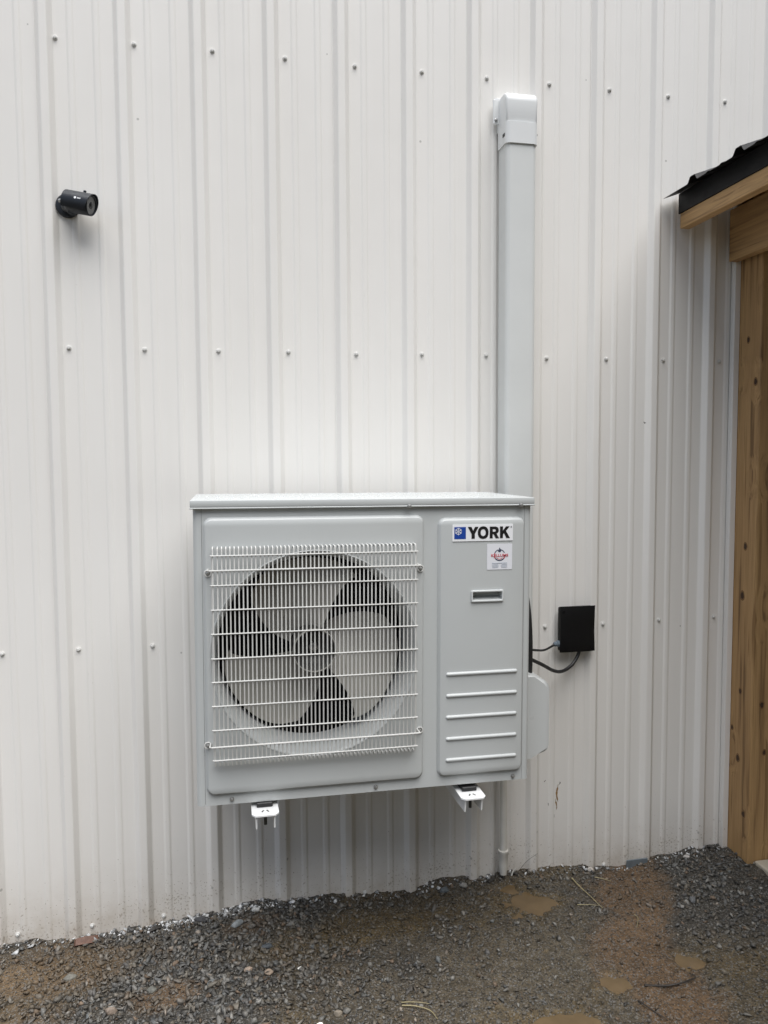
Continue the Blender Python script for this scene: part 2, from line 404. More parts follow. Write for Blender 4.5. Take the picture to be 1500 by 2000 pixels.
def axis_pts(lo, hi, d, far):
    core = list(np.arange(lo, hi+1e-6, d)); out = core[:]; s = d
    while out[-1] < far: s *= 1.35; out.append(out[-1]+s)
    s = d; left = []
    q = lo
    while q > -far: s *= 1.35; q -= s; left.append(q)
    return np.array(left[::-1]+out)
def set_tint(me, cols):
    a = me.color_attributes.new('tint', 'FLOAT_COLOR', 'POINT'); z = np.ones((len(cols), 4), np.float32); z[:, :3] = cols
    a.data.foreach_set('color', z.ravel())
def np_mesh(name, verts, tris):
    me = bpy.data.meshes.new(name); k = tris.shape[1]
    me.vertices.add(len(verts)); me.vertices.foreach_set('co', verts.astype(np.float32).ravel())
    me.loops.add(tris.size); me.loops.foreach_set('vertex_index', tris.astype(np.int32).ravel())
    me.polygons.add(len(tris)); me.polygons.foreach_set('loop_start', np.arange(0, tris.size, k, dtype=np.int32))
    me.update(calc_edges=True); return me
gx = axis_pts(-.7, 2.8, .0065, 70); gy = axis_pts(-1.15, .06, .0065, 70)
X, Y = np.meshgrid(gx, gy, indexing='ij'); Z = height(X, Y)
nx, ny = X.shape; idx = np.arange(nx*ny).reshape(nx, ny)
quads = np.stack([idx[:-1, :-1], idx[1:, :-1], idx[1:, 1:], idx[:-1, 1:]], -1).reshape(-1, 4)
me = np_mesh('ground', np.stack([X, Y, Z], -1).reshape(-1, 3), quads); me.polygons.foreach_set('use_smooth', np.ones(len(quads), bool))
set_tint(me, soil_colour(X, Y).reshape(-1, 3)); me.materials.append(M['soil'])
ground = bpy.data.objects.new('ground', me); COL.objects.link(ground)
tag(ground, 'damp brown and grey gravelly dirt at the foot of the white metal wall', 'ground', kind='structure')

# ---- crushed stone lying on it
def hull(n, seed, flat=.7):
    r = random.Random(seed); bm = bmesh.new()
    for k in range(n):
        v = Vector((r.gauss(0, 1), r.gauss(0, 1), r.gauss(0, 1))).normalized()*r.uniform(.82, 1.05); bm.verts.new((v.x, v.y*r.uniform(.7, 1), v.z*flat))
    res = bmesh.ops.convex_hull(bm, input=bm.verts[:]); bmesh.ops.delete(bm, geom=list({g for g in res['geom_interior']+res['geom_unused'] if isinstance(g, bmesh.types.BMVert)}), context='VERTS')
    bmesh.ops.triangulate(bm, faces=bm.faces[:]); bmesh.ops.recalc_face_normals(bm, faces=bm.faces[:]); bm.verts.index_update()
    V = np.array([v.co[:] for v in bm.verts]); F = np.array([[v.index for v in f.verts] for f in bm.faces]); bm.free(); return V, F
HULLS = [hull(random.choice((7, 8, 9, 11)), 100+k, random.uniform(.4, .8)) for k in range(18)]
def rot_mats(n, tilt=.6):
    a = rng.uniform(0, 2*np.pi, n); b = rng.normal(0, tilt, n); c = rng.normal(0, tilt, n)
    ca, sa, cb, sb, cc, sc = np.cos(a), np.sin(a), np.cos(b), np.sin(b), np.cos(c), np.sin(c); o = np.zeros(n); i = np.ones(n)
    Rz = np.stack([ca, -sa, o, sa, ca, o, o, o, i], -1).reshape(n, 3, 3); Rx = np.stack([i, o, o, o, cb, -sb, o, sb, cb], -1).reshape(n, 3, 3)
    Ry = np.stack([cc, o, sc, o, i, o, -sc, o, cc], -1).reshape(n, 3, 3); return Rz @ Rx @ Ry
def stones(name, x, y, r, cols, label, sink=.25):
    n = len(x); z = height(x, y); Rm = rot_mats(n); sc = np.stack([rng.uniform(.75, 1.35, n), rng.uniform(.65, 1.05, n), rng.uniform(.6, 1.0, n)], -1)*r[:, None]
    which = rng.integers(0, len(HULLS), n); VV = []; FF = []; CC = []; off = 0
    for k, (V, F) in enumerate(HULLS):
        s = np.where(which == k)[0]
        if not len(s): continue
        P = np.einsum('nij,nvj->nvi', Rm[s], V[None]*sc[s][:, None]); P += np.stack([x[s], y[s], z[s]+r[s]*(.62-sink)*.8], -1)[:, None]
        VV.append(P.reshape(-1, 3)); FF.append((F[None]+(np.arange(len(s))*len(V))[:, None, None]+off).reshape(-1, 3)); off += len(s)*len(V)
        CC.append(np.repeat(cols[s], len(V), 0))
    me = np_mesh(name, np.concatenate(VV), np.concatenate(FF)); set_tint(me, np.concatenate(CC)); me.materials.append(M['stones'])
    o = bpy.data.objects.new(name, me); COL.objects.link(o); return tag(o, label, 'gravel', kind='stuff')
PAL = np.array([(.085, .088, .088), (.060, .064, .068), (.115, .115, .110), (.10, .092, .078), (.075, .066, .054), (.15, .148, .14), (.11, .078, .055), (.045, .046, .048), (.19, .165, .14), (.09, .10, .105)])
PAL = PAL*1.55
PW = np.array([.17, .13, .16, .13, .10, .11, .06, .06, .04, .05]); PW = PW/PW.sum()
def stone_cols(n, x, y):
    c = PAL[rng.choice(len(PAL), n, p=PW)]*rng.uniform(.45, 1.5, (n, 1)); s = soil_colour(x, y); red, brown, och = zones(x, y)
    w = (.38+.45*np.clip(red+brown+och, 0, 1)*rng.uniform(.4, 1, n))[:, None]; return c*(1-w)+(s*.6+np.array((.075, .060, .042))*.7)*w
def dens(x, y):
    red, brown, och = zones(x, y); d = .55+1.6*fbm(x, y, 6, 66)
    d = d+.5*blob(x, y, .40, -.28, .45, .25, 51)+.35*blob(x, y, 2.0, -.3, .3, .25, 52)+.6*np.exp(y/.05)
    d = d*(1-.8*red)*(1-.62*brown)*(1-.45*och)
    for p in PUD: d = np.where(pud_d(x, y, p) < 1.05, 0, d)
    d = np.where((x > 2.355) & (y < -.12), 0, d)
    return np.clip(d, .02, 1)
def scatter(n, x0, x1, y0, y1, mu, sig, lo, hi):
    x = rng.uniform(x0, x1, n); y = rng.uniform(y0, y1, n); big = 1+.55*blob(x, y, .30, -.30, .7, .4, 61)-.25*blob(x, y, 1.3, -.5, .6, .3, 62)
    r = np.clip(np.exp(rng.normal(np.log(mu), sig, n))*big, lo, hi); keep = rng.random(n) < dens(x, y)*np.where(r > .009, .8, 1); keep &= ~((y > -.021-r) & (y > -.06) & False)
    x, y, r = x[keep], y[keep], r[keep]; y = np.minimum(y, -.004-r*.6); return x, y, r
x, y, r = scatter(50000, -.6, 2.7, -1.1, -.004, .0044, .55, .0016, .0150)
k = int(900); ex = np.concatenate([rng.normal(.34, .36, 1500), rng.normal(2.05, .22, 600), rng.uniform(-.4, 2.4, 330)]); ey = -np.abs(np.concatenate([rng.normal(.30, .17, 1500), rng.normal(.22, .20, 600), rng.uniform(.02, .9, 330)]))
ok = (rng.random(len(ex)) < dens(ex, ey)*.9+.05) & (ey < -.02) & (ex < 2.34); x = np.concatenate([x, ex[ok]]); y = np.concatenate([y, ey[ok]]); r = np.concatenate([r, rng.uniform(.007, .0155, ok.sum())])
stones('gravel', x, y, r, stone_cols(len(x), x, y), 'loose grey and brown crushed stone strewn along the wall foot')
x, y, r = scatter(15000, -2.5, 4.2, -2.9, -.004, .0070, .45, .004, .02)
k = (x < -.6) | (x > 2.7) | (y < -1.1); x, y, r = x[k], y[k], r[k]
stones('gravel', x, y, r, stone_cols(len(x), x, y), 'sparser crushed stone out in the open yard')
# pale chippings that gathered right at the sheet's edge
n = 620; x = np.concatenate([rng.normal(.33, .14, 420), rng.normal(.02, .10, 70), rng.uniform(-.3, 2.35, 380)]); n = len(x)
y = -np.abs(rng.normal(.016, .014, n))-.005; r = np.clip(np.exp(rng.normal(np.log(.0052), .5, n)), .002, .014)
c = np.array((.58, .59, .595))*rng.uniform(.35, 1.35, (n, 1)); stones('pale_chippings', x, y, r, c, 'white and pale grey stone chippings lying along the bottom edge of the siding', .15)

# ---- pools of muddy water
PLAB = ['larger tan muddy puddle close to the wall below the drain pipe', 'small round tan puddle in the open dirt at right',
        'wide ochre puddle at the bottom edge of the picture', 'small brown puddle beside the grey gravel at far right',
        'narrow tan puddle touching the stones at the wall foot']
for p, lab in zip(PUD, PLAB):
    ang = np.linspace(0, 2*np.pi, 72, endpoint=False); rad = []
    for a in ang:                                            # shoreline: where the dip reaches the water level
        s = np.linspace(.2, 2.2, 120); px = p[0]+s*p[2]*np.cos(a); py = p[1]+s*p[3]*np.sin(a); d = pud_d(px, py, p)
        j = np.argmax(d > 1.10) if (d > 1.10).any() else 119; rad.append(s[j])
    rad = np.array(rad); rad = (rad+np.roll(rad, 1)+np.roll(rad, -1))/3
    pts = [(p[0]+q*p[2]*math.cos(a), min(p[1]+q*p[3]*math.sin(a), -.03)) for q, a in zip(rad, ang)]
    lv = .0022-.10*p[4]; b = B(); b.add([(p[0], p[1], lv)]+[(u, w, lv) for u, w in pts], [(0, k+1, (k+1) % 72+1) for k in range(72)])
    tag(solo('puddle', b, 'puddle', (p[0], p[1], lv), lab, kind='structure'))

# ---- single stones and litter one can point to
def rock(name, px, py, size, col, label, cat='stone', seed=0, group=None, lift=.35, rot=0):
    V, F = hull(26, 900+seed, 1.0); Rz = Matrix.Rotation(rot, 3, 'Z'); bm = bmesh.new(); z = float(height(px, py))
    vs = [bm.verts.new(Rz @ Vector((v[0]*size[0], v[1]*size[1], v[2]*size[2]))) for v in V]
    for f in F: bm.faces.new([vs[i] for i in f])
    bmesh.ops.dissolve_limit(bm, angle_limit=.22, verts=bm.verts[:], edges=bm.edges[:])
    bmesh.ops.bevel(bm, geom=bm.edges[:], offset=min(size)*.10, segments=1, affect='EDGES'); bmesh.ops.triangulate(bm, faces=bm.faces[:])
    me = bpy.data.meshes.new(name); bm.to_mesh(me); bm.free(); set_tint(me, np.tile(np.array(col), (len(me.vertices), 1))); me.materials.append(M['stones'])
    o = bpy.data.objects.new(name, me); COL.objects.link(o); o.location = (px, py, z+size[2]*lift); return tag(o, label, cat, group)
G = 'larger stones lying in the gravel'
rock('stone', .512, -.345, (.016, .011, .010), (.37, .29, .23), 'pale pink pebble, left one of the pair below the fan', seed=1, group=G)
rock('stone', .572, -.365, (.015, .012, .011), (.30, .235, .18), 'pinkish tan pebble, right one of the pair below the fan', seed=2, group=G)
rock('stone', .482, -.100, (.026, .015, .013), (.24, .26, .27), 'blue grey slab of stone below the left bracket', seed=3, group=G, rot=.5)
rock('stone', .571, -.235, (.022, .014, .010), (.075, .085, .095), 'dark blue grey flat stone in front of the brown patch', seed=4, group=G)
rock('stone', .752, -.262, (.013, .010, .009), (.15, .15, .145), 'grey pebble at the left end of the bare brown patch', seed=5, group=G)
rock('stone', .715, -.262, (.011, .009, .008), (.12, .125, .125), 'smaller grey pebble beside the bare brown patch', seed=6, group=G)
rock('stone', .752, -.57, (.014, .012, .011), (.26, .225, .18), 'tan rounded pebble at the bottom edge below the fan', seed=7, group=G)
rock('stone', .405, -.395, (.020, .014, .010), (.14, .15, .15), 'light grey flat stone left of the pink pebbles', seed=8, group=G, rot=.8)
rock('stone', 1.275, -.055, (.017, .012, .013), (.30, .29, .27), 'pale stone leaning on the wall below the right bracket', seed=9, group=G, lift=.6)
rock('stone', 1.20, -.075, (.022, .014, .012), (.11, .125, .135), 'grey slab stone against the wall left of the drain pipe', seed=10, group=G, lift=.5, rot=.3)
rock('stone', -.010, -.245, (.022, .016, .012), (.16, .155, .135), 'greenish grey stone alone in the brown dirt at far left', seed=11, group=G)
rock('stone', 2.16, -.050, (.015, .011, .011), (.42, .40, .38), 'whitish stone at the wall near the wooden post', seed=12, group=G, lift=.5)
rock('stone', 1.775, -.032, (.013, .010, .010), (.50, .47, .43), 'round white pebble at the wall foot right of the drain pipe', seed=13, group=G, lift=.5)
rock('stone', 2.02, -.30, (.024, .014, .010), (.13, .135, .14), 'flat grey stone in the gravel left of the post', seed=14, group=G, rot=1.0)
rock('stone', .235, -.36, (.018, .014, .010), (.135, .135, .12), 'olive grey stone beside the reddish patch at left', seed=15, group=G)
rock('stone', .13, -.43, (.021, .014, .012), (.23, .185, .15), 'pink grey stone at the bottom left corner', seed=16, group=G)
rock('stone', .365, -.045, (.028, .012, .016), (.055, .055, .058), 'dark jagged stone leaning on the wall at left', seed=17, group=G, lift=.6, rot=-.2)
rock('stone', .545, -.050, (.016, .012, .012), (.55, .55, .53), 'white lump at the wall foot below the left bracket', seed=18, group=G, lift=.55)
def slab(name, px, py, w, d, h, yaw, mat, label, cat, tilt=0, seed=3):
    r = random.Random(seed); ring = [(-.5, -.4), (-.1, -.5), (.3, -.42), (.5, -.2), (.46, .35), (.1, .5), (-.3, .42), (-.52, .2)]
    ring = [(a*(1+r.uniform(-.15, .15)), q*(1+r.uniform(-.15, .15))) for a, q in ring]
    b = B(); Rm = Matrix.Rotation(yaw, 3, 'Z') @ Matrix.Rotation(tilt, 3, 'X'); z = float(height(px, py)); n = len(ring)
    vs = [Vector((px, py, z+.4*h))+Rm @ Vector((a*w, q*d, -h/2)) for a, q in ring]+[Vector((px, py, z+.4*h))+Rm @ Vector((a*w*.92, q*d*.9, h/2*r.uniform(.7, 1.3))) for a, q in ring]
    b.add(vs, [tuple(reversed(range(n))), tuple(range(n, 2*n))]+[(i, (i+1) % n, (i+1) % n+n, i+n) for i in range(n)])
    return solo(name, b, mat, (px, py, z), label, cat)
slab('bark_slab', .005, -.045, .080, .030, .020, .12, 'bark', 'rust brown flat slab lying against the wall at lower left', 'slab', -.7)
slab('white_chip', .666, -.345, .014, .011, .003, .4, 'chip', 'tiny white chip on the dirt below the fan', 'chip', .2, 5)
slab('white_chip', .696, -.605, .022, .017, .003, .2, 'chip', 'bright white chip at the bottom edge of the picture', 'chip', .2, 6)
slab('dark_shard', .215, -.035, .045, .02, .012, .5, 'shard', 'dark pointed shard sticking up at the wall, lower left', 'shard', -1.1, 8)
slab('dark_shard', 1.475, -.035, .024, .014, .008, -.6, 'shard', 'dark shard standing right of the drain pipe end', 'shard', -1.2, 9)
slab('dark_shard', 1.385, -.040, .030, .016, .010, .6, 'shard', 'dark shard lying left of the drain pipe end', 'shard', -.9, 10)
def stalk(name, pts, r, mat, label, cat):
    P = bez([(a, q, float(height(a, q))+h) for a, q, h in pts], 6); b = B().tube(P, [r*(1-.5*k/len(P)) for k in range(len(P))], 6)
    return solo(name, b, mat, P[0][:], label, cat)
stalk('straw', [(1.675, -.085, .010), (1.680, -.14, .012), (1.690, -.20, .008), (1.693, -.285, .006)], .0022, 'straw', 'long dry straw stalk on the mud right of the puddle', 'straw')
stalk('straw', [(1.765, -.085, .008), (1.79, -.10, .009), (1.812, -.118, .006)], .0017, 'straw', 'short pale straw near the wall by the red dirt', 'straw')
stalk('straw', [(1.776, -.345, .005), (1.772, -.375, .011), (1.747, -.412, .004)], .0013, 'straw', 'thin bent straw on the red dirt track', 'straw')
stalk('straw', [(.93, -.585, .004), (.965, -.60, .008), (1.0, -.625, .007), (1.01, -.665, .004)], .0018, 'straw', 'curled pale straw at the bottom edge, centre', 'straw')
stalk('straw', [(.93, -.575, .006), (.965, -.585, .009), (1.005, -.60, .004)], .0014, 'straw', 'straight pale straw beside the curled one at the bottom', 'straw')
stalk('straw', [(1.62, -.245, .004), (1.66, -.262, .007), (1.70, -.27, .004)], .0014, 'straw', 'straw fragment crossing the lower end of the long stalk', 'straw')
stalk('twig', [(1.63, -.66, .004), (1.69, -.668, .007), (1.74, -.672, .010), (1.79, -.665, .008)], .0038, 'twig', 'black wet twig on the red dirt at lower right', 'twig')
stalk('twig', [(1.585, -.705, .004), (1.60, -.735, .007), (1.63, -.775, .004)], .0022, 'twig', 'thin dark twig below the black one at lower right', 'twig')
stalk('straw', [(1.49, -.030, .0), (1.500, -.034, .022), (1.525, -.040, .055), (1.56, -.045, .085)], .0009, 'twig', 'thin dry stem standing against the wall right of the drain pipe', 'stem')
stalk('white_root', [(1.462, -.038, .0), (1.468, -.040, .016), (1.476, -.046, .03)], .003, 'chip', 'short white stick standing at the wall by the drain pipe', 'stick')

# ------------------------------------------------------------------ metal building: ribbed steel sheets with their screws
PITCH_R, RIB0 = .2286, -.045
bld = thing('metal_building', (1, 0, 0), 'tall white ribbed steel wall of a metal building', 'building')
def arc_profile(pts, r):
    """round the bends of an X-Y polyline"""
    out = [pts[0]]
    for a, q, c in zip(pts, pts[1:], pts[2:]):
        a, q, c = Vector(a), Vector(q), Vector(c); d1 = (a-q); d2 = (c-q); k = min(r, d1.length*.45, d2.length*.45)
        p, s = q+d1.normalized()*k, q+d2.normalized()*k
        for t in (0, .25, .5, .75, 1): out.append(tuple((p*(1-t)**2+q*2*t*(1-t)+s*t*t)))
    return out+[pts[-1]]
def major(cx, y): return [(cx-.0265, y), (cx-.0115, y-.0170), (cx+.0115, y-.0170), (cx+.0265, y)]
def minor(cx, y): return [(cx-.0115, y), (cx-.0060, y-.0034), (cx+.0060, y-.0034), (cx+.0115, y)]
Z0, Z1 = -.14, 4.3
def siding_mesh(first):
    pts = []
    for k in range(4):
        c = k*PITCH_R; lap = -.0009 if k == 0 else 0
        mj = major(c, 0)
        if k == 0: mj = [(-.0285, -.0012)]+[(a, q+lap) for a, q in mj[:-1]]+[mj[-1]]
        pts += mj+minor(c+PITCH_R/3, 0)+minor(c+2*PITCH_R/3, 0)
    pts += [(4*PITCH_R-.0255, 0), (4*PITCH_R-.0125, -.0148)]
    prof = arc_profile(pts, .0032); zs = np.linspace(Z0, Z1, 12); n = len(prof); b = B()
    vs = [(a, q, z) for z in zs for a, q in prof]; fs = [(i*n+k, i*n+k+1, (i+1)*n+k+1, (i+1)*n+k) for i in range(len(zs)-1) for k in range(n-1)]
    b.add(vs, fs); me = bpy.data.meshes.new('siding_panel'); me.from_pydata(b.v, [], b.f); me.materials.append(M['siding'])
    return me
SID = siding_mesh(0)
def screw_mesh(name, r, mats, wash=.0, hexr=None):
    b = B(); hr = hexr or r*.62
    b.lathe([(0, -.0), (r, -.0), (r, .0010), (r*.93, .0022), (hr*1.02, .0028)], (0, 0, 0), (0, -1, 0), 14); me0 = b
    h = B(); h.lathe([(hr*1.04, .0026), (hr, .0070), (hr*.8, .0080), (0, .0082)], (0, 0, 0), (0, -1, 0), 6); b.add(h.v, h.f)
    me = b.mesh(name); me.materials.append(M[mats]); return me
SCR = screw_mesh('screw', .0078, 'screw')
ROWS = [(2.828, 0), (1.890, 0), (.924, 0), (.002, .014)]
for i in range(-2, 5):
    rib = i*4-0; x0 = RIB0+rib*PITCH_R
    sp = bpy.data.objects.new('siding_panel', SID); COL.objects.link(sp); sp.parent = bld; sp.location = (x0-1, 0, 0); ROOT[sp.name] = Vector((x0, 0, 0))
    for k in range(4):
        xs = x0+k*PITCH_R-RIB0
        for z, dx in ROWS + ([(3.76, 0)] if 0 <= i < 3 else []):
            if z > 2.5 and 0: continue
            jx, jz = random.uniform(-.002, .002), random.uniform(-.0035, .0035)
            top = -.012 if 2.5 < z < 3 and xs < .3 else 0
            inst('screw', SCR, sp, (xs+dx+jx+top, -.0002, z+jz), (0, random.uniform(0, 1), 0))
# pale blue-grey channel that closes the siding beside the post
b = B()
b.rbox(2.328, 2.351, -.026, -.021, Z0, 2.52, .0012, 1); b.rbox(2.346, 2.3515, -.0205, .004, Z0, 2.52, .001, 1); b.rbox(2.328, 2.331, -.0205, -.002, Z0, 2.52, .001, 1)
part('edge_trim', b, 'siding', bld)
b = B(); b.rbox(1.925, 2.012, -.0275, -.0225, -.06, .020, .0012, 1); b.rbox(1.925, 2.012, -.040, -.0278, -.064, -.058, .001, 1)
part('base_flashing', b, 'flash', bld)
def mark(name, cx, z0, z1, w, mat, y, seed, n=18):
    """an irregular thin stain of its own outline on the sheet"""
    r = random.Random(seed); L = []; R_ = []
    for k in range(n+1):
        t = k/n; z = z1+(z0-z1)*t; c = cx+w*.5*math.sin(t*5+seed)*.6; hw = w*.5*math.sin(math.pi*min(max(t, .03), .97))**.8*r.uniform(.35, 1)
        L.append((c-hw, y, z)); R_.append((c+hw, y, z))
    b = B(); b.add(L+R_, [(k, k+1, n+2+k, n+1+k) for k in range(n)]); return part(name, b, mat, bld)
mark('rust_mark', 1.655, .262, .328, .010, 'rust', -.0006, 2); mark('rust_mark', 1.6505, .232, .275, .007, 'rust', -.0009, 4)
mark('mud_mark', 1.641, .203, .232, .006, 'tar', -.0006, 3); mark('mud_mark', 1.664, .326, .338, .005, 'tar', -.0006, 6)
mark('mud_mark', 1.605, .341, .349, .006, 'tar', -.0006, 7); mark('mud_mark', 1.375, .302, .310, .006, 'tar', -.0006, 8)
mark('mud_mark', 1.395, .300, .307, .006, 'tar', -.0006, 9); mark('mud_mark', 1.620, .245, .262, .004, 'tar', -.0006, 10)
mark('mud_mark', 1.973, 1.657, 1.664, .010, 'tar', -.0196, 11)

# ------------------------------------------------------------------ porch with its wooden post, beam, fascia and black roof
XE, ZE, SL = 2.034, 2.462, .36                       # eave edge, its height, slope
PY = -3.4  # porch depth out of view, stretched to shade the lower right wall
def roof_z(x): return ZE+(x-XE)*SL
por = thing('timber_porch', (2.42, -.07, 0), 'treated timber porch with black ribbed metal roof at the right', 'porch')
b = B(); b.rbox(2.352, 2.492, -.142, -.002, -.12, roof_z(2.42)-.10, .006, 2); post = part('post', b, 'wood_z', por)
b = B(); b.rbox(2.352, 2.492, PY+.06, PY+.20, -.12, roof_z(2.42)-.10, .006, 2); part('post', b, 'wood_z', por)
def knot(u, z, w, front=False):
    for nm, k, mt, off in (('knot', 1.55, 'knot_ring', .0004), ('knot', 1.0, 'knot_core', .0008)):
        ring = [(w*k*math.cos(a)*(1+.12*math.sin(3*a+z*9)), 1.5*w*k*math.sin(a)) for a in np.linspace(0, 2*math.pi, 18, endpoint=False)]
        pts = [(u+p, -.1420-off, z+q) if front else (2.3520-off, u+p, z+q) for p, q in ring]
        part(nm, B().add(pts, [tuple(range(18))]), mt, post)
for q in [(-0.0868, 1.2038, 0.007), (-0.0763, 1.0185, 0.0085), (-0.0754, 1.9596, 0.006), (-0.1202, 1.805, 0.007), (-0.0782, 0.6557, 0.006), (-0.0729, 0.3976, 0.0075), (-0.1129, 0.1967, 0.007), (-0.0358, 0.5036, 0.005)]: knot(*q)
for q in [(2.395, 0.62, 0.007), (2.41, 0.44, 0.0055), (2.43, 1.3, 0.007), (2.4, 1.75, 0.006)]: knot(*q, True)
b = B(); b.rbox(2.302, 2.340, PY-.02, -.0215, 2.250, 2.436, .003, 2); part('beam', b, 'wood_y', por)
def sloped(x0, x1, dz0, dz1, y0, y1, xo=0):
    b = B(); vs = []
    for x in (x0, x1):
        for y in (y0, y1):
            for dz in (dz0, dz1): vs.append((x, y, roof_z(x)+dz))
    return b.add(vs, [(0, 1, 3, 2), (4, 6, 7, 5), (0, 4, 5, 1), (2, 3, 7, 6), (0, 2, 6, 4), (1, 5, 7, 3)])
b = B(); b.rbox(2.100, 2.138, PY-.05, -.022, 2.358, 2.470, .003, 2); part('fascia_board', b, 'wood_y2', por)
b = B(); b.add([(2.094, PY-.05, roof_z(2.094)-.003), (2.094, -.0205, roof_z(2.094)-.003), (2.094, PY-.05, 2.412), (2.094, -.0205, 2.412), (2.0985, PY-.05, 2.410), (2.0985, -.0205, 2.410), (2.0985, PY-.05, 2.475), (2.0985, -.0205, 2.475)],
             [(0, 1, 3, 2), (2, 3, 5, 4), (4, 5, 7, 6)]); part('eave_trim', b, 'roof', por)
for yy in (-.06, -.66, -1.26, -1.86, -2.46, PY+.04): part('rafter', sloped(2.139, 3.35, -.115, -.020, yy-.019, yy+.019), 'wood_x', por)
for k in range(8): part('roof_board', sloped(2.139+k*.155, 2.139+k*.155+.150, -.0195, -.004, PY-.04, -.021), 'wood_y', por)
prof = []; c = -.194-3*.2286*2.2
ys = [-.194-.2386*k for k in range(0, 15)]
prof = [(-.0198, 0)]
for c in ys:
    if c < PY-.02: break
    prof += [(c+.027, 0), (c+.013, .020), (c-.013, .020), (c-.027, 0), (c-.075, 0), (c-.081, .003), (c-.092, .003), (c-.098, 0), (c-.146, 0), (c-.152, .003), (c-.163, .003), (c-.169, 0)]
prof = arc_profile(prof, .004)
b = B(); n = len(prof); xs = (XE, 3.4)
b.add([(x_, y_, roof_z(x_)+h_) for x_ in xs for y_, h_ in prof]+[(x_, y_, roof_z(x_)+h_-.0012) for x_ in xs for y_, h_ in prof],
      [(k, k+1, n+k+1, n+k) for k in range(n-1)]+[(2*n+k, 3*n+k, 3*n+k+1, 2*n+k+1) for k in range(n-1)]+[(k, 2*n+k, 2*n+k+1, k+1) for k in range(n-1)])
part('roof_sheet', b, 'roof', por)
b = B(); RX = 3.4
b.add([(RX, y_, roof_z(RX)+h_) for y_, h_ in prof]+[(RX+1.3, y_, roof_z(RX)-1.3*SL+h_) for y_, h_ in prof], [(k, k+1, n+k+1, n+k) for k in range(n-1)]); part('roof_sheet', b, 'roof', por)
b = B(); b.rbox(2.378, 4.3, PY-.1, -.1445, -.14, .031, .006, 2)
solo('porch_slab', b, 'concrete', (3.3, -.9, 0), 'pale concrete slab under the porch beside the post', None, kind='structure')

# ------------------------------------------------------------------ white line cover on the wall
lc = thing('line_set_cover', (1.465, 0, 1.0), 'tall white vinyl pipe cover running down the wall to the unit', 'pipe cover')
def duct(x0, x1, d, ch): return [(x0, 0), (x0, -d+ch*1.05), (x0+ch*.25, -d+ch*.45), (x0+ch, -d), (x1-ch, -d), (x1-ch*.25, -d+ch*.45), (x1, -d+ch*1.05), (x1, 0)]
b = B(); b.prism(arc_profile(duct(1.4115, 1.5185, .074, .013), .004), lambda u, v, t: (u, v-.0195, t), .72, 2.60); part('duct', b, 'cover', lc, True)
b = B(); b.prism(arc_profile(duct(1.4075, 1.5225, .079, .014), .004), lambda u, v, t: (u, v-.0195, t), 2.583, 2.652); part('collar', b, 'cap', lc, True)
# elbow: the duct turned into the wall, rounded over the top
bm = bmesh.new(); bmesh.ops.create_cube(bm, size=1)
for v in bm.verts: v.co = Vector((1.465+v.co.x*.113, -.0490+v.co.y*.097, 2.6995+v.co.z*.109))
for v in bm.verts:
    if v.co.z < 2.66 and v.co.y < -.08: v.co.y += .006
bmesh.ops.bevel(bm, geom=[e for e in bm.edges if all(v.co.y < -.08 and v.co.z > 2.7 for v in e.verts)], offset=.034, segments=6, profile=.5, affect='EDGES')
bmesh.ops.bevel(bm, geom=[e for e in bm.edges if e.calc_face_angle(0) > .9 and max(v.co.y for v in e.verts) < -.002 or (e.calc_face_angle(0) > .9 and min(v.co.z for v in e.verts) > 2.7)], offset=.009, segments=3, profile=.5, affect='EDGES')
b = B().bm(bm); part('elbow', b, 'cap', lc, True)
b = B()
for x0, x1 in ((1.388, 1.410), (1.520, 1.538)): b.rbox(x0, x1, -.026, -.0198, 2.668, 2.752, .003, 2)
b.rbox(1.392, 1.536, -.0255, -.020, 2.735, 2.756, .002, 1); part('wall_flange', b, 'cap', lc)
s = screw_mesh('cover_screw', .0055, 'steel')
inst('cover_screw', s, lc, (1.398, -.0262, 2.682)); inst('cover_screw', s, lc, (1.529, -.0262, 2.682))
b = B(); b.rbox(1.4062, 1.4082, -.085, -.066, 2.607, 2.618, .0008, 1); part('latch_slot', b, 'dark', lc)
b = B(); b.rbox(1.5218, 1.5238, -.085, -.070, 2.615, 2.622, .0008, 1); part('latch_slot', b, 'dark', lc)

# ------------------------------------------------------------------ PVC drain pipe
dp = thing('drain_pipe', (1.428, -.035, .03), 'thin off-white plastic drain pipe ending just above the gravel', 'pipe')
b = B(); b.tube([(1.429, -.045, .75), (1.4285, -.045, .5), (1.428, -.045, .10)], .0125, 16); part('pipe', b, 'pvc', dp, True)
b = B(); b.lathe([(.0126, 0), (.0185, 0), (.0185, -.010), (.0165, -.013), (.0165, -.055), (.0145, -.072), (.0115, -.090), (.0095, -.090)], (1.428, -.045, .125), (0, 0, 1), 20); part('coupling', b, 'pvc', dp, True)

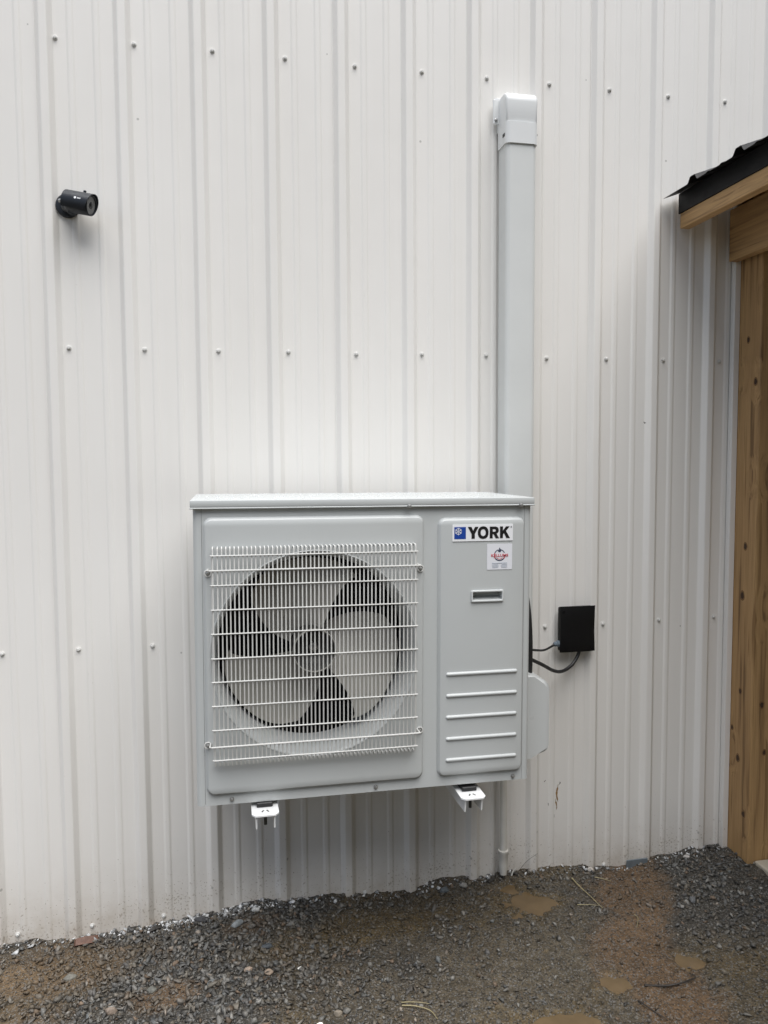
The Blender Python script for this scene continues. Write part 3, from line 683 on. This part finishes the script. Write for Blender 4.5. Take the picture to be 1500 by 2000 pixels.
# ------------------------------------------------------------------ security camera
sc_ = thing('security_camera', (.013, -.005, 2.327), 'small dark bullet security camera fixed high on the left of the wall', 'camera')
nrm = Vector((.925, -.31, -.21)).normalized(); face = Vector((.092, -.078, 2.304)); upv = (Vector((0, 0, 1))-nrm*nrm.z).normalized(); side = nrm.cross(upv)
rear = face-nrm*.082
b = B(); b.lathe([(0, 0), (.036, 0), (.036, .010), (.033, .014), (.018, .017), (0, .017)], (.010, -.0005, 2.322), (0, -1, 0), 32); part('mount_base', b, 'cam', sc_, True)
b = B(); b.tube(bez([(.010, -.014, 2.318), (.010, -.030, 2.312), (.020, -.044, 2.305), tuple(face-nrm*.060-upv*.025)], 5), [.0155]*8+[.014]*8, 14); part('arm', b, 'cam', sc_, True)
b = B(); b.lathe([(0, 0), (.022, .001), (.028, .006), (.0305, .014), (.0305, .080), (.029, .082), (.027, .080), (.027, .076), (0, .076)], rear, nrm, 36); part('body', b, 'cam', sc_, True)
b = B(); prof = []                                     # sun shield: upper shell that reaches past the face
vs = []; fs = []; K = 22
for j, (h, rr) in enumerate(((-.001, .0325), (.088, .0325), (.088, .0345), (-.001, .0345))):
    for k in range(K):
        a = math.radians(-38+256*k/(K-1)); hh = h-(.007*(1-math.sin(a)) if h > .05 else 0)
        vs.append(rear+nrm*hh+(side*math.cos(a)+upv*math.sin(a))*rr)
for j in range(4):
    for k in range(K-1): fs.append((j*K+k, j*K+k+1, ((j+1) % 4)*K+k+1, ((j+1) % 4)*K+k))
fs += [(0, K, 2*K, 3*K), (K-1, 4*K-1, 3*K-1, 2*K-1)]
b.add(vs, fs); part('sun_shield', b, 'cam', sc_, True)
b = B(); b.lathe([(.011, .0762), (.026, .0764), (.026, .0775), (.011, .0785)], rear, nrm, 32); part('face_ring', b, 'camring', sc_, True)
b = B(); b.lathe([(.0108, .0762), (.0108, .079), (.008, .0815), (.004, .083), (0, .0833)], rear, nrm, 24); part('lens', b, 'lens', sc_, True)
b = B(); p0 = rear+nrm*.052+upv*.033; b.tube([p0, p0+upv*.0075], .0042, 10); part('shield_knob', b, 'cam', sc_)
b = B(); b.tube([(-.012, -.026, 2.330), (-.003, -.030, 2.330)], .0055, 10); b.tube([(-.003, -.030, 2.330), (.008, -.030, 2.322)], .008, 10); part('pivot_screw', b, 'steel', sc_)
b = B(); view = (CAM-face).normalized(); base_dir = (Vector((.1, -.93, -.1))-nrm*Vector((.1, -.93, -.1)).dot(nrm)).normalized(); tn = nrm.cross(base_dir)
def on_body(h, ang): return rear+nrm*h+(base_dir*math.cos(ang)+tn*math.sin(ang))*.0348
def patch(b, h0, h1, a0, a1, n=10, rnd=False):
    c = on_body((h0+h1)/2, (a0+a1)/2)
    if rnd:
        ring = [on_body((h0+h1)/2+(h1-h0)/2*math.cos(2*math.pi*k/n), (a0+a1)/2+(a1-a0)/2*math.sin(2*math.pi*k/n)) for k in range(n)]
        b.add([c]+ring, [(0, k+1, (k+1) % n+1) for k in range(n)])
    else: b.add([on_body(h0, a0), on_body(h1, a0), on_body(h1, a1), on_body(h0, a1)], [(0, 1, 2, 3)])
SGN = 1 if tn.z > 0 else -1
patch(b, .040, .0475, SGN*.14, SGN*.36, 12, True)
for h in (.0505, .0545, .0585): patch(b, h, h+.0026, SGN*.19, SGN*.30)
part('logo', b, 'white', sc_)

# ------------------------------------------------------------------ black junction box with its cables
jb = thing('junction_box', (1.706, -.03, .83), 'black plastic junction box on the wall right of the unit', 'junction box')
b = B(); b.rbox(1.640, 1.770, -.046, -.0195, .838, .998, .006, 2); part('box_base', b, 'black', jb, True)
bm = bmesh.new(); bmesh.ops.create_grid(bm, x_segments=12, y_segments=12, size=.5)
for v in bm.verts:
    u, w = v.co.x, v.co.y; v.co = Vector((1.7065+u*.136*(1-.06*(1-4*w*w)*(u > .45)), -.0555+.010*(abs(u)*2)**4*.6+.008*(abs(w)*2)**4*.6, .918+w*.166))
ext = bmesh.ops.extrude_face_region(bm, geom=bm.faces[:]); [setattr(v, 'co', Vector((v.co.x, -.0463, v.co.z))) for v in ext['geom'] if isinstance(v, bmesh.types.BMVert)]
b = B().bm(bm); part('lid', b, 'black', jb, True)
b = B()
for q in ((1.650, .985), (1.762, .850)): b.lathe([(0, .006), (.004, .0055), (.004, 0)], (q[0], -.0485, q[1]), (0, -1, 0), 10)
part('lid_screw', b, 'black', jb)
b = B(); b.lathe([(.012, 0), (.012, .008), (.009, .010), (.009, .018), (.006, .022), (0, .022)], (1.641, -.036, .866), (-1, 0, -.12), 8); part('cable_gland', b, 'gland', jb)
b = B(); b.tube(bez([(1.626, -.036, .864), (1.600, -.05, .858), (1.555, -.10, .862), (1.48, -.20, .890), (1.40, -.26, .915), (1.335, -.28, .93)], 8), .0040, 8)
solo('cable', b, 'rubber', (1.626, -.036, .864), 'thinner dark cable from the grey gland to the unit', 'cable', smooth=True)
b = B(); b.tube(bez([(1.722, -.034, .842), (1.712, -.036, .815), (1.685, -.045, .786), (1.640, -.065, .772), (1.590, -.10, .787), (1.52, -.16, .829), (1.44, -.22, .873), (1.335, -.26, .925)], 8), .0062, 10)
solo('cable', b, 'rubber', (1.722, -.034, .842), 'thick black cable looping from the box bottom to the unit', 'cable', smooth=True)
b = B(); b.tube(bez([(1.46, -.085, .99), (1.45, -.12, 1.06), (1.428, -.22, 1.10), (1.407, -.30, 1.06), (1.404, -.325, .98), (1.403, -.33, .90), (1.402, -.33, .855)], 8), .0135, 12)
solo('insulated_line', b, 'rubber', (1.46, -.085, .99), 'black insulated refrigerant line dropping into the valve cover', 'pipe', smooth=True)

# ------------------------------------------------------------------ wall brackets under the unit
def bracket(cx, zt, label):
    t = thing('wall_bracket', (cx, -.0195, zt), label, 'bracket', 'pair of wall brackets under the unit'); yf = -.556
    b = B(); w = .0365; th = .004
    pl = [(cx-w, -.022), (cx-w, yf+.012), (cx-w+.010, yf), (cx+w-.010, yf), (cx+w, yf+.012), (cx+w, -.022)]
    b.prism(pl, lambda u, v, q: (u, v, q), zt-th, zt); part('arm_top', b, 'bracket', t)
    for sx in (-1, 1):
        b = B(); x = cx+sx*.0245; b.prism([(-.026, zt-th-.0002), (-.026, zt-.060), (-.20, zt-.058), (yf+.012, zt-.042), (yf+.006, zt-th-.0002)], lambda u, v, q: (q, u, v), x-.002, x+.002); part('flange', b, 'bracket', t)
    b = B(); b.rbox(cx-.024, cx+.024, -.0265, -.0198, zt-.075, zt+.30, .002, 1); part('wall_rail', b, 'bracket', t)
    for sx in (-1, 1):
        b = B(); vs = [(cx+sx*(.004+.007*q)+u, yf+.021+.012*q*0+v, zt+.0006) for q in (0, 1) for u, v in ()]
        a = (cx+sx*.0040, yf+.031); c = (cx+sx*.0095, yf+.020); d = Vector((c[0]-a[0], c[1]-a[1])).normalized()*.0; nn = Vector((-(c[1]-a[1]), c[0]-a[0])).normalized()*.0020
        b.add([(a[0]-nn.x, a[1]-nn.y, zt+.0006), (c[0]-nn.x, c[1]-nn.y, zt+.0006), (c[0]+nn.x, c[1]+nn.y, zt+.0006), (a[0]+nn.x, a[1]+nn.y, zt+.0006)], [(0, 1, 2, 3)]); part('bolt_slot', b, 'dark', t)
    b = B(); b.tube([(cx+.001, yf+.045, zt-.004), (cx+.001, yf+.045, zt-.046)], .0045, 10); b.lathe([(.009, 0), (.009, -.007), (0, -.007)], (cx+.001, yf+.045, zt-.0055), (0, 0, 1), 6); part('mounting_bolt', b, 'hub', t)
    b = B(); b.rbox(cx-.022, cx+.022, yf+.048, yf+.10, zt+.0004, zt+.0135, .002, 1); part('rubber_pad', b, 'rubber', t)
    b = B(); b.rbox(cx-.022, cx+.022, -.21, -.16, zt+.0004, zt+.0135, .002, 1); part('rubber_pad', b, 'rubber', t)
bracket(.5625, .5760, 'left white steel wall bracket sticking out below the fan')
bracket(1.1510, .5660, 'right white steel wall bracket sticking out near the drain pipe')

# ------------------------------------------------------------------ the heat pump
U0, U1, UZ0, UZ1, YF, YB = .381, 1.336, .5885, 1.400, -.5, -.092
hp = thing('heat_pump_unit', ((U0+U1)/2, -.30, UZ0), 'light grey outdoor heat pump unit with large fan guard, mounted on the wall', 'heat pump')
R0 = .014
def plan(x0, s):     # side sheet seen from above with its rounded front corner
    pts = [(x0, YB)]+[(x0+s*(R0-R0*math.cos(a)), YF+R0-R0*math.sin(a)) for a in np.linspace(0, math.pi/2, 7)]+[(x0+s*.022, YF)]
    q = pts+[(x0+s*.022, YF+.002)]+[(x0+s*(R0-(R0-.002)*math.cos(a)), YF+R0-(R0-.002)*math.sin(a)) for a in np.linspace(math.pi/2, 0, 7)]+[(x0+s*.002, YB)]
    return q
for x0, s in ((U0, 1), (U1, -1)):
    b = B(); b.prism(plan(x0, s), lambda u, v, t: (u, v, t), UZ0, UZ1); part('side_panel', b, 'unit', hp, True)
b = B(); b.box(U0+.003, U1-.003, YB-.004, YB, UZ0+.002, UZ1); part('back_panel', b, 'unit', hp)
b = B(); b.box(U0+.003, U1-.003, YF+.004, YB-.005, UZ0+.001, UZ0+.005); part('base_pan', b, 'unit', hp)
b = B(); b.box(1.030, 1.034, YF+.006, YB-.006, UZ0+.006, UZ1-.002); part('partition', b, 'coil', hp)
FX, FZ, FR = .7065, .9965, .2690
b = B(); b.flat([rrect(U0+.0228, U1-.0228, UZ0, UZ1-.002, .001, 1), circ(FX, FZ, .299), rrect(1.1525, 1.2435, 1.1280, 1.1550, .002, 2)], YF+.003, .003); part('front_panel', b, 'unit', hp)
def embossed(x0, x1, z0, z1, r, hole=None):
    # pressed-out field: an S-shaped slope all round, flat top
    b = B(); steps = ((0, 0), (.0064, .0112), (.0078, .0120)); n = None; rings = []
    for ins, hgt in steps: rings.append([(u, YF-.0003-hgt, w) for u, w in rrect(x0+ins, x1-ins, z0+ins, z1-ins, r-ins, 8)])
    n = len(rings[0]); b.add([p for q in rings for p in q], [(i*n+k, i*n+(k+1) % n, (i+1)*n+(k+1) % n, (i+1)*n+k) for i in range(len(rings)-1) for k in range(n)])
    sp = [rrect(x0+.0078, x1-.0078, z0+.0078, z1-.0078, r-.0078, 8)]
    cu = bpy.data.curves.new('tmp', 'CURVE'); cu.dimensions = '2D'; cu.fill_mode = 'BOTH'
    for q in sp+([hole] if hole else []):
        c = cu.splines.new('POLY'); c.points.add(len(q)-1); c.use_cyclic_u = True
        for i, (u, w) in enumerate(q): c.points[i].co = (u, w, 0, 1)
    b.curve(cu, YF-.0003-.0120); return b
part('fan_panel', embossed(.4065, 1.0130, .6180, 1.3765, .024, circ(FX, FZ, .2860)), 'unit', hp, True)
part('service_panel', embossed(1.0535, 1.3130, .6175, 1.3670, .022, rrect(1.1530, 1.2430, 1.1285, 1.1545, .002, 2)), 'unit', hp, True)
b = B(); b.lathe([(.2895, .0005), (.2892, .0120), (.2865, .0136), (.2830, .0124), (.2790, .0070), (.2750, -.001), (.2720, -.010), (FR+.0005, -.022), (FR, -.060), (FR, -.125), (FR+.02, -.126)], (FX, YF, FZ), (0, -1, 0), 96); part('fan_shroud', b, 'unit', hp, True)
b = B(); b.box(U0+.004, 1.029, -.150, -.140, UZ0+.006, UZ1-.003)
for k in range(56): b.box(U0+.006+k*.0113, U0+.0075+k*.0113, -.1545, -.1501, UZ0+.007, UZ1-.004)
part('coil', b, 'coil', hp)
b = B(); b.box(U0+.005, 1.028, -.375, -.155, UZ1-.03, UZ1-.026); part('fan_bracket', b, 'coil', hp)
# lid with a hemmed edge
b = B(); b.rbox(.3745, 1.3400, -.5115, -.0865, 1.4035, 1.4225, .0026, 2); lid = part('top_lid', b, 'unit', hp, True)
b = B(); b.rbox(.3735, 1.3410, -.5125, -.0855, 1.3990, 1.4032, .0012, 1); part('lid_hem', b, 'unit', lid)
b = B(); r_ = random.Random(5)
for k in range(420):
    x_, y_ = r_.uniform(.385, 1.33), -.50+.405*r_.random()**.85; s_ = r_.uniform(.0018, .0052)*r_.uniform(.6, 1.15); hh = s_*r_.uniform(.35, .6)
    b.lathe([(s_, 0), (s_*.92, hh*.45), (s_*.6, hh*.85), (0, hh)], (x_, y_, 1.4222), (0, 0, 1), 8)
tag(part('rain_drops', b, 'drop', lid, True), kind='stuff')
# fan
fan = part('fan_hub', B().lathe([(0, -.078), (.012, -.077), (.034, -.070), (.051, -.052), (.0555, -.030), (.0590, -.026), (.0605, -.030), (.0610, -.10), (.058, -.11), (0, -.112)], (FX, YF+.085-.085, FZ), (0, -1, 0), 40), 'hub', hp, True)
part('hub_rim', B().lathe([(.0578, -.0290), (.0582, -.0248), (.0600, -.0240), (.0613, -.0255), (.0616, -.034)], (FX, YF, FZ), (0, -1, 0), 40), 'fan', fan, True)
part('hub_nut', B().lathe([(.0155, -.074), (.0155, -.066), (.013, -.064), (.0075, -.064), (.0075, -.052), (.006, -.050), (0, -.050)], (FX, YF, FZ), (0, -1, 0), 6), 'steel', fan)
def blade(rotdeg):
    NR, NA = 14, 16; vs = []; fs = []
    for side_ in (0, 1):
        for i in range(NR+1):
            t = i/NR; r_b = .060+t*.197
            lead = 66-8*t+4*math.sin(math.pi*t); trail = 176-42*t**.9
            for j in range(NA+1):
                s_ = j/NA; a = lead+(trail-lead)*s_
                rr = r_b
                if t > .85: rr = r_b-.022*((abs(s_-.5)*2)**4)*(t-.85)/.15
                dep = .060+(.075-.022*t)*s_+.016*math.sin(math.pi*s_)*(1-.3*t)-.010*t
                w = math.radians(a+rotdeg); vs.append((FX+rr*math.cos(w), YF+dep+side_*.003, FZ+rr*math.sin(w)))
    W = NA+1; H = (NR+1)*W
    for i in range(NR):
        for j in range(NA):
            q = i*W+j; fs.append((q, q+1, q+W+1, q+W)); fs.append((H+q, H+q+W, H+q+W+1, H+q+1))
    for i in range(NR): fs.append((i*W, (i+1)*W, H+(i+1)*W, H+i*W)); fs.append((i*W+NA, H+i*W+NA, H+(i+1)*W+NA, (i+1)*W+NA))
    for j in range(NA): fs.append((NR*W+j, NR*W+j+1, H+NR*W+j+1, H+NR*W+j)); fs.append((j, H+j, H+j+1, j+1))
    return B().add(vs, fs)
for k in range(3): part('fan_blade', blade(120*k), 'fan', fan, True)
# wire guard: upright wires bent back at both ends, cross rails, two of them with mounting eyes
YG = -.541; GX0, GX1, GZ0, GZ1 = .4325, .9795, .7105, 1.2985
guard = part('fan_guard', B().tube([(GX0-.0035, YG+.0060, 1.279), (GX0-.0035, YG+.0060, .7305)], .0018, 6).tube([(GX1+.0035, YG+.0060, 1.279), (GX1+.0035, YG+.0060, .7305)], .0018, 6), 'guard', hp, True)
NW = 50
wpts = [(0, .0325, GZ1-.001), (0, .008, GZ1-.001), (0, .0025, GZ1-.003), (0, .0, GZ1-.010), (0, 0, GZ0+.010), (0, .0025, GZ0+.003), (0, .008, GZ0+.001), (0, .0325, GZ0+.001)]
WM = B().tube(wpts, .0020, 6).mesh('wire', (0, 0, 0), True); WM.materials.append(M['guard'])
for k in range(NW): inst('wire', WM, guard, (GX0+(GX1-GX0)*k/(NW-1), YG+.0, 0), (0, random.uniform(-.0006, .0006), 0))
RZ = [1.278, 1.2388, 1.1996, 1.1344, 1.0703, 1.0046, .9414, .8766, .8115, .7657, .7295]
for k, z in enumerate(RZ):
    longer = k in (1, 9); e = .013 if longer else .0055; yr = YG-.0034
    pts = [(GX0-e, yr+(.034 if longer else .004), z), (GX0-e-.001, yr+.0015, z), (GX0-e*.6, yr, z), (GX1+e*.6, yr, z), (GX1+e+.001, yr+.0015, z), (GX1+e, yr+(.034 if longer else .004), z)]
    part('rail', B().tube(pts, .0023 if longer else .0019, 6), 'guard', guard, True)
GS = screw_mesh('guard_screw', .0058, 'steel')
for x_, z_ in ((.4185, 1.2285), (1.0005, 1.2260), (.4125, .7620), (1.0000, .7630)):
    inst('guard_screw', GS, hp, (x_, YF-.0125, z_))
    part('guard_eye', B().tube([(x_+.0085*math.cos(a), YF-.0144, z_+.0085*math.sin(a)) for a in np.linspace(0, 2*math.pi, 17)], .0017, 6), 'guard', guard, True)
PS = screw_mesh('panel_screw', .0062, 'steel')
for x_, z_, y_ in ((.968, 1.4010, -.0140), (1.297, 1.4010, -.0140), (.474, .6030, 0), (.875, .6030, 0), (1.286, .6010, 0)): inst('panel_screw', PS, hp, (x_, YF+y_-.0002, z_))
# grip recess with its frame, raised ribs
b = B(); b.flat([rrect(1.1495, 1.2465, 1.1245, 1.1585, .004, 4), rrect(1.1545, 1.2415, 1.1300, 1.1530, .002, 3)], YF-.0119, .0055, .0015, 2); grip = part('grip_frame', b, 'lid', hp, True)
b = B(); g0, g1, h0, h1, ya, yd = 1.1540, 1.2420, 1.1295, 1.1535, YF-.0132, YF+.016
b.add([(g0, ya, h0), (g1, ya, h0), (g1, ya, h1), (g0, ya, h1), (g0, yd, h0+.008), (g1, yd, h0+.008), (g1, yd, h1), (g0, yd, h1)], [(0, 1, 5, 4), (1, 2, 6, 5), (2, 3, 7, 6), (3, 0, 4, 7), (4, 5, 6, 7)]); part('grip_recess', b, 'unit', grip)
for z_ in (.9185, .8560, .7935, .7300, .6680):
    x0, x1, h = 1.0765, 1.2920, .0060; pl = [(x0+h-h*math.cos(a), h*math.sin(a)) for a in ()]
    bm = bmesh.new(); n1, n2 = 14, 5; rows = []
    b = B(); outline = [(x0+h+h*math.cos(a), z_+h*math.sin(a)) for a in np.linspace(math.pi/2, 3*math.pi/2, 8)]+[(x1-h+h*math.cos(a), z_+h*math.sin(a)) for a in np.linspace(-math.pi/2, math.pi/2, 8)]
    bm.free(); n = len(outline); cx, vs, fs = (x0+x1)/2, [], []
    for lv, (sh, dy) in enumerate(((0, 0), (.15, .0022), (.45, .0042), (.8, .0052))):
        for u, w in outline:
            cu_ = min(max(u, x0+h), x1-h); vs.append((cu_+(u-cu_)*(1-sh), YF-.0121-dy, z_+(w-z_)*(1-sh)))
    for lv in range(3): fs += [(lv*n+k, lv*n+(k+1) % n, (lv+1)*n+(k+1) % n, (lv+1)*n+k) for k in range(n)]
    fs.append(tuple(range(3*n, 4*n))); part('raised_rib', b.add(vs, fs), 'unit', hp, True)
# badge
YP = YF-.0125
b = B(); b.flat([rrect(1.0930, 1.2735, 1.2995, 1.3470, .002, 3)], YP-.0001, .0016, .0003, 1); badge = part('badge', b, 'white', hp); yb = YP-.0018
b = B(); b.flat([rrect(1.0985, 1.1325, 1.3065, 1.3405, .0006, 1)], yb, .0004); part('emblem', b, 'blue', badge)
b = B(); cx, cz = 1.1105, 1.3280
for k in range(6):
    a = math.radians(60*k+30); d = Vector((math.cos(a), math.sin(a))); nn = Vector((-d.y, d.x))
    def bar(p, q, w):
        p, q = Vector(p), Vector(q); e = (q-p).normalized(); m_ = Vector((-e.y, e.x))*w; b.add([(v.x, yb-.0007, v.y) for v in (p-m_, q-m_, q+m_, p+m_)], [(0, 1, 2, 3)])
    o = Vector((cx, cz)); bar(o, o+d*.0105, .0009)
    for sgn in (-1, 1): bar(o+d*.0055, o+d*.0088+nn*sgn*.0036, .0008)
part('snowflake', b, 'white', badge)
LX0, LX1, LZ0, LZ1 = 1.1385, 1.2635, 1.3070, 1.3405
def letter(u0, u1, loops):
    b = B(); f = lambda q: [(LX0+(LX1-LX0)*(u0+(u1-u0)*a), LZ0+(LZ1-LZ0)*c) for a, c in q]
    b.flat([f(q) for q in loops], yb-.0002, .0004); part('letter', b, 'ink', badge)
def oval(w, h, n=40): return [(.5+w*math.copysign(abs(math.cos(t))**.88, math.cos(t)), .5+h*math.copysign(abs(math.sin(t))**.88, math.sin(t))) for t in np.linspace(0, 2*math.pi, n, endpoint=False)]
letter(0, .250, [[(0, 1), (.33, 1), (.5, .67), (.67, 1), (1, 1), (.655, .40), (.655, 0), (.345, 0), (.345, .40)]])
letter(.235, .490, [oval(.5, .53), oval(.235, .29)])
letter(.520, .745, [[(0, 0), (.31, 0), (.31, .34), (.42, .34), (.64, 0), (1, 0), (.72, .39), (.86, .47), (.95, .58), (.96, .70), (.91, .85), (.80, .95), (.62, 1), (0, 1)], [(.31, .78), (.53, .78), (.62, .74), (.65, .67), (.62, .60), (.53, .56), (.31, .56)]])
letter(.765, 1.0, [[(0, 0), (.30, 0), (.30, .31), (.40, .43), (.66, 0), (1.02, 0), (.61, .62), (.99, 1), (.61, 1), (.30, .65), (.30, 1), (0, 1)]])
b = B(); b.flat([circ(1.2680, 1.3385, .0022, 14), circ(1.2680, 1.3385, .0012, 14)], yb, .0004); part('registered_mark', b, 'ink', badge)
# dealer sticker
b = B(); b.flat([rrect(1.1965, 1.2720, 1.2165, 1.2905, .002, 3)], YP-.0001, .0008); stk = part('sticker', b, 'paper', hp); ys_ = YP-.0009
def arc(b, cx, cz, r0, r1, a0, a1, y, n=24):
    A = np.radians(np.linspace(a0, a1, n+1)); vs = [(cx+r*math.cos(a), y, cz+r*math.sin(a)) for r in (r0, r1) for a in A]
    b.add(vs, [(k, k+1, n+2+k, n+1+k) for k in range(n)])
cx, cz = 1.2340, 1.2578
b = B(); arc(b, cx, cz, .0145, .0170, 25, 78, ys_-.0003); arc(b, cx, cz, .0145, .0170, 102, 165, ys_-.0003); arc(b, cx, cz, .0138, .0170, 205, 335, ys_-.0003); part('ring_mark', b, 'navy', stk)
b = B(); arc(b, cx, cz, .0140, .0172, 160, 215, ys_-.0005); arc(b, cx, cz, .0140, .0172, -38, -4, ys_-.0005); arc(b, cx, cz-.001, .0095, .0112, 215, 325, ys_-.0005); part('red_arc', b, 'red', stk)
b = B(); fl = [(0, .0165), (-.0022, .0125), (-.0012, .0095), (-.0045, .0065), (-.0042, .0032), (-.001, .0015), (.0028, .0022), (.0045, .0055), (.0040, .009), (.0018, .0125)]
b.flat([[(cx+u, cz+.0075+w*.9) for u, w in fl]], ys_-.0004, .0003); part('flame', b, 'navy', stk)
b = B(); b.text('KELLUMS', (cx-.0255, cx+.0255, cz-.0040, cz+.0036), ys_-.0010, .0002, .02); part('dealer_name', b, 'red', stk)
b = B(); b.box(cx-.023, cx+.023, ys_-.0006, ys_-.0002, 1.2342, 1.2360)
for k in range(3):
    z_ = 1.2300-k*.0038; b.box(cx-.022, cx-.004+(k % 2)*.001, ys_-.0006, ys_-.0002, z_, z_+.0014); b.box(cx+.006-(k % 2)*.002, cx+.023, ys_-.0006, ys_-.0002, z_, z_+.0014)
part('fine_print', b, 'faint', stk)
# valve cover bulging from the right side
pl = [(1.3362, .872), (1.352, .8715), (1.395, .862), (1.432, .847), (1.4445, .834), (1.4485, .815), (1.4495, .640), (1.446, .628), (1.436, .620), (1.385, .603), (1.3362, .594)]
bm = bmesh.new(); A = [bm.verts.new((u, -.395, w)) for u, w in pl]; C = [bm.verts.new((u, -.22, w)) for u, w in pl]; n = len(pl)
fA = bm.faces.new(A); bm.faces.new(C[::-1]); [bm.faces.new((A[k], C[k], C[(k+1) % n], A[(k+1) % n])) for k in range(n)]
bmesh.ops.bevel(bm, geom=[e for e in fA.edges if max(v.co.x for v in e.verts) > 1.34], offset=.010, segments=3, affect='EDGES')
part('valve_cover', B().bm(bm), 'lid', hp, True)
hp.rotation_euler = (0, .0065, 0)
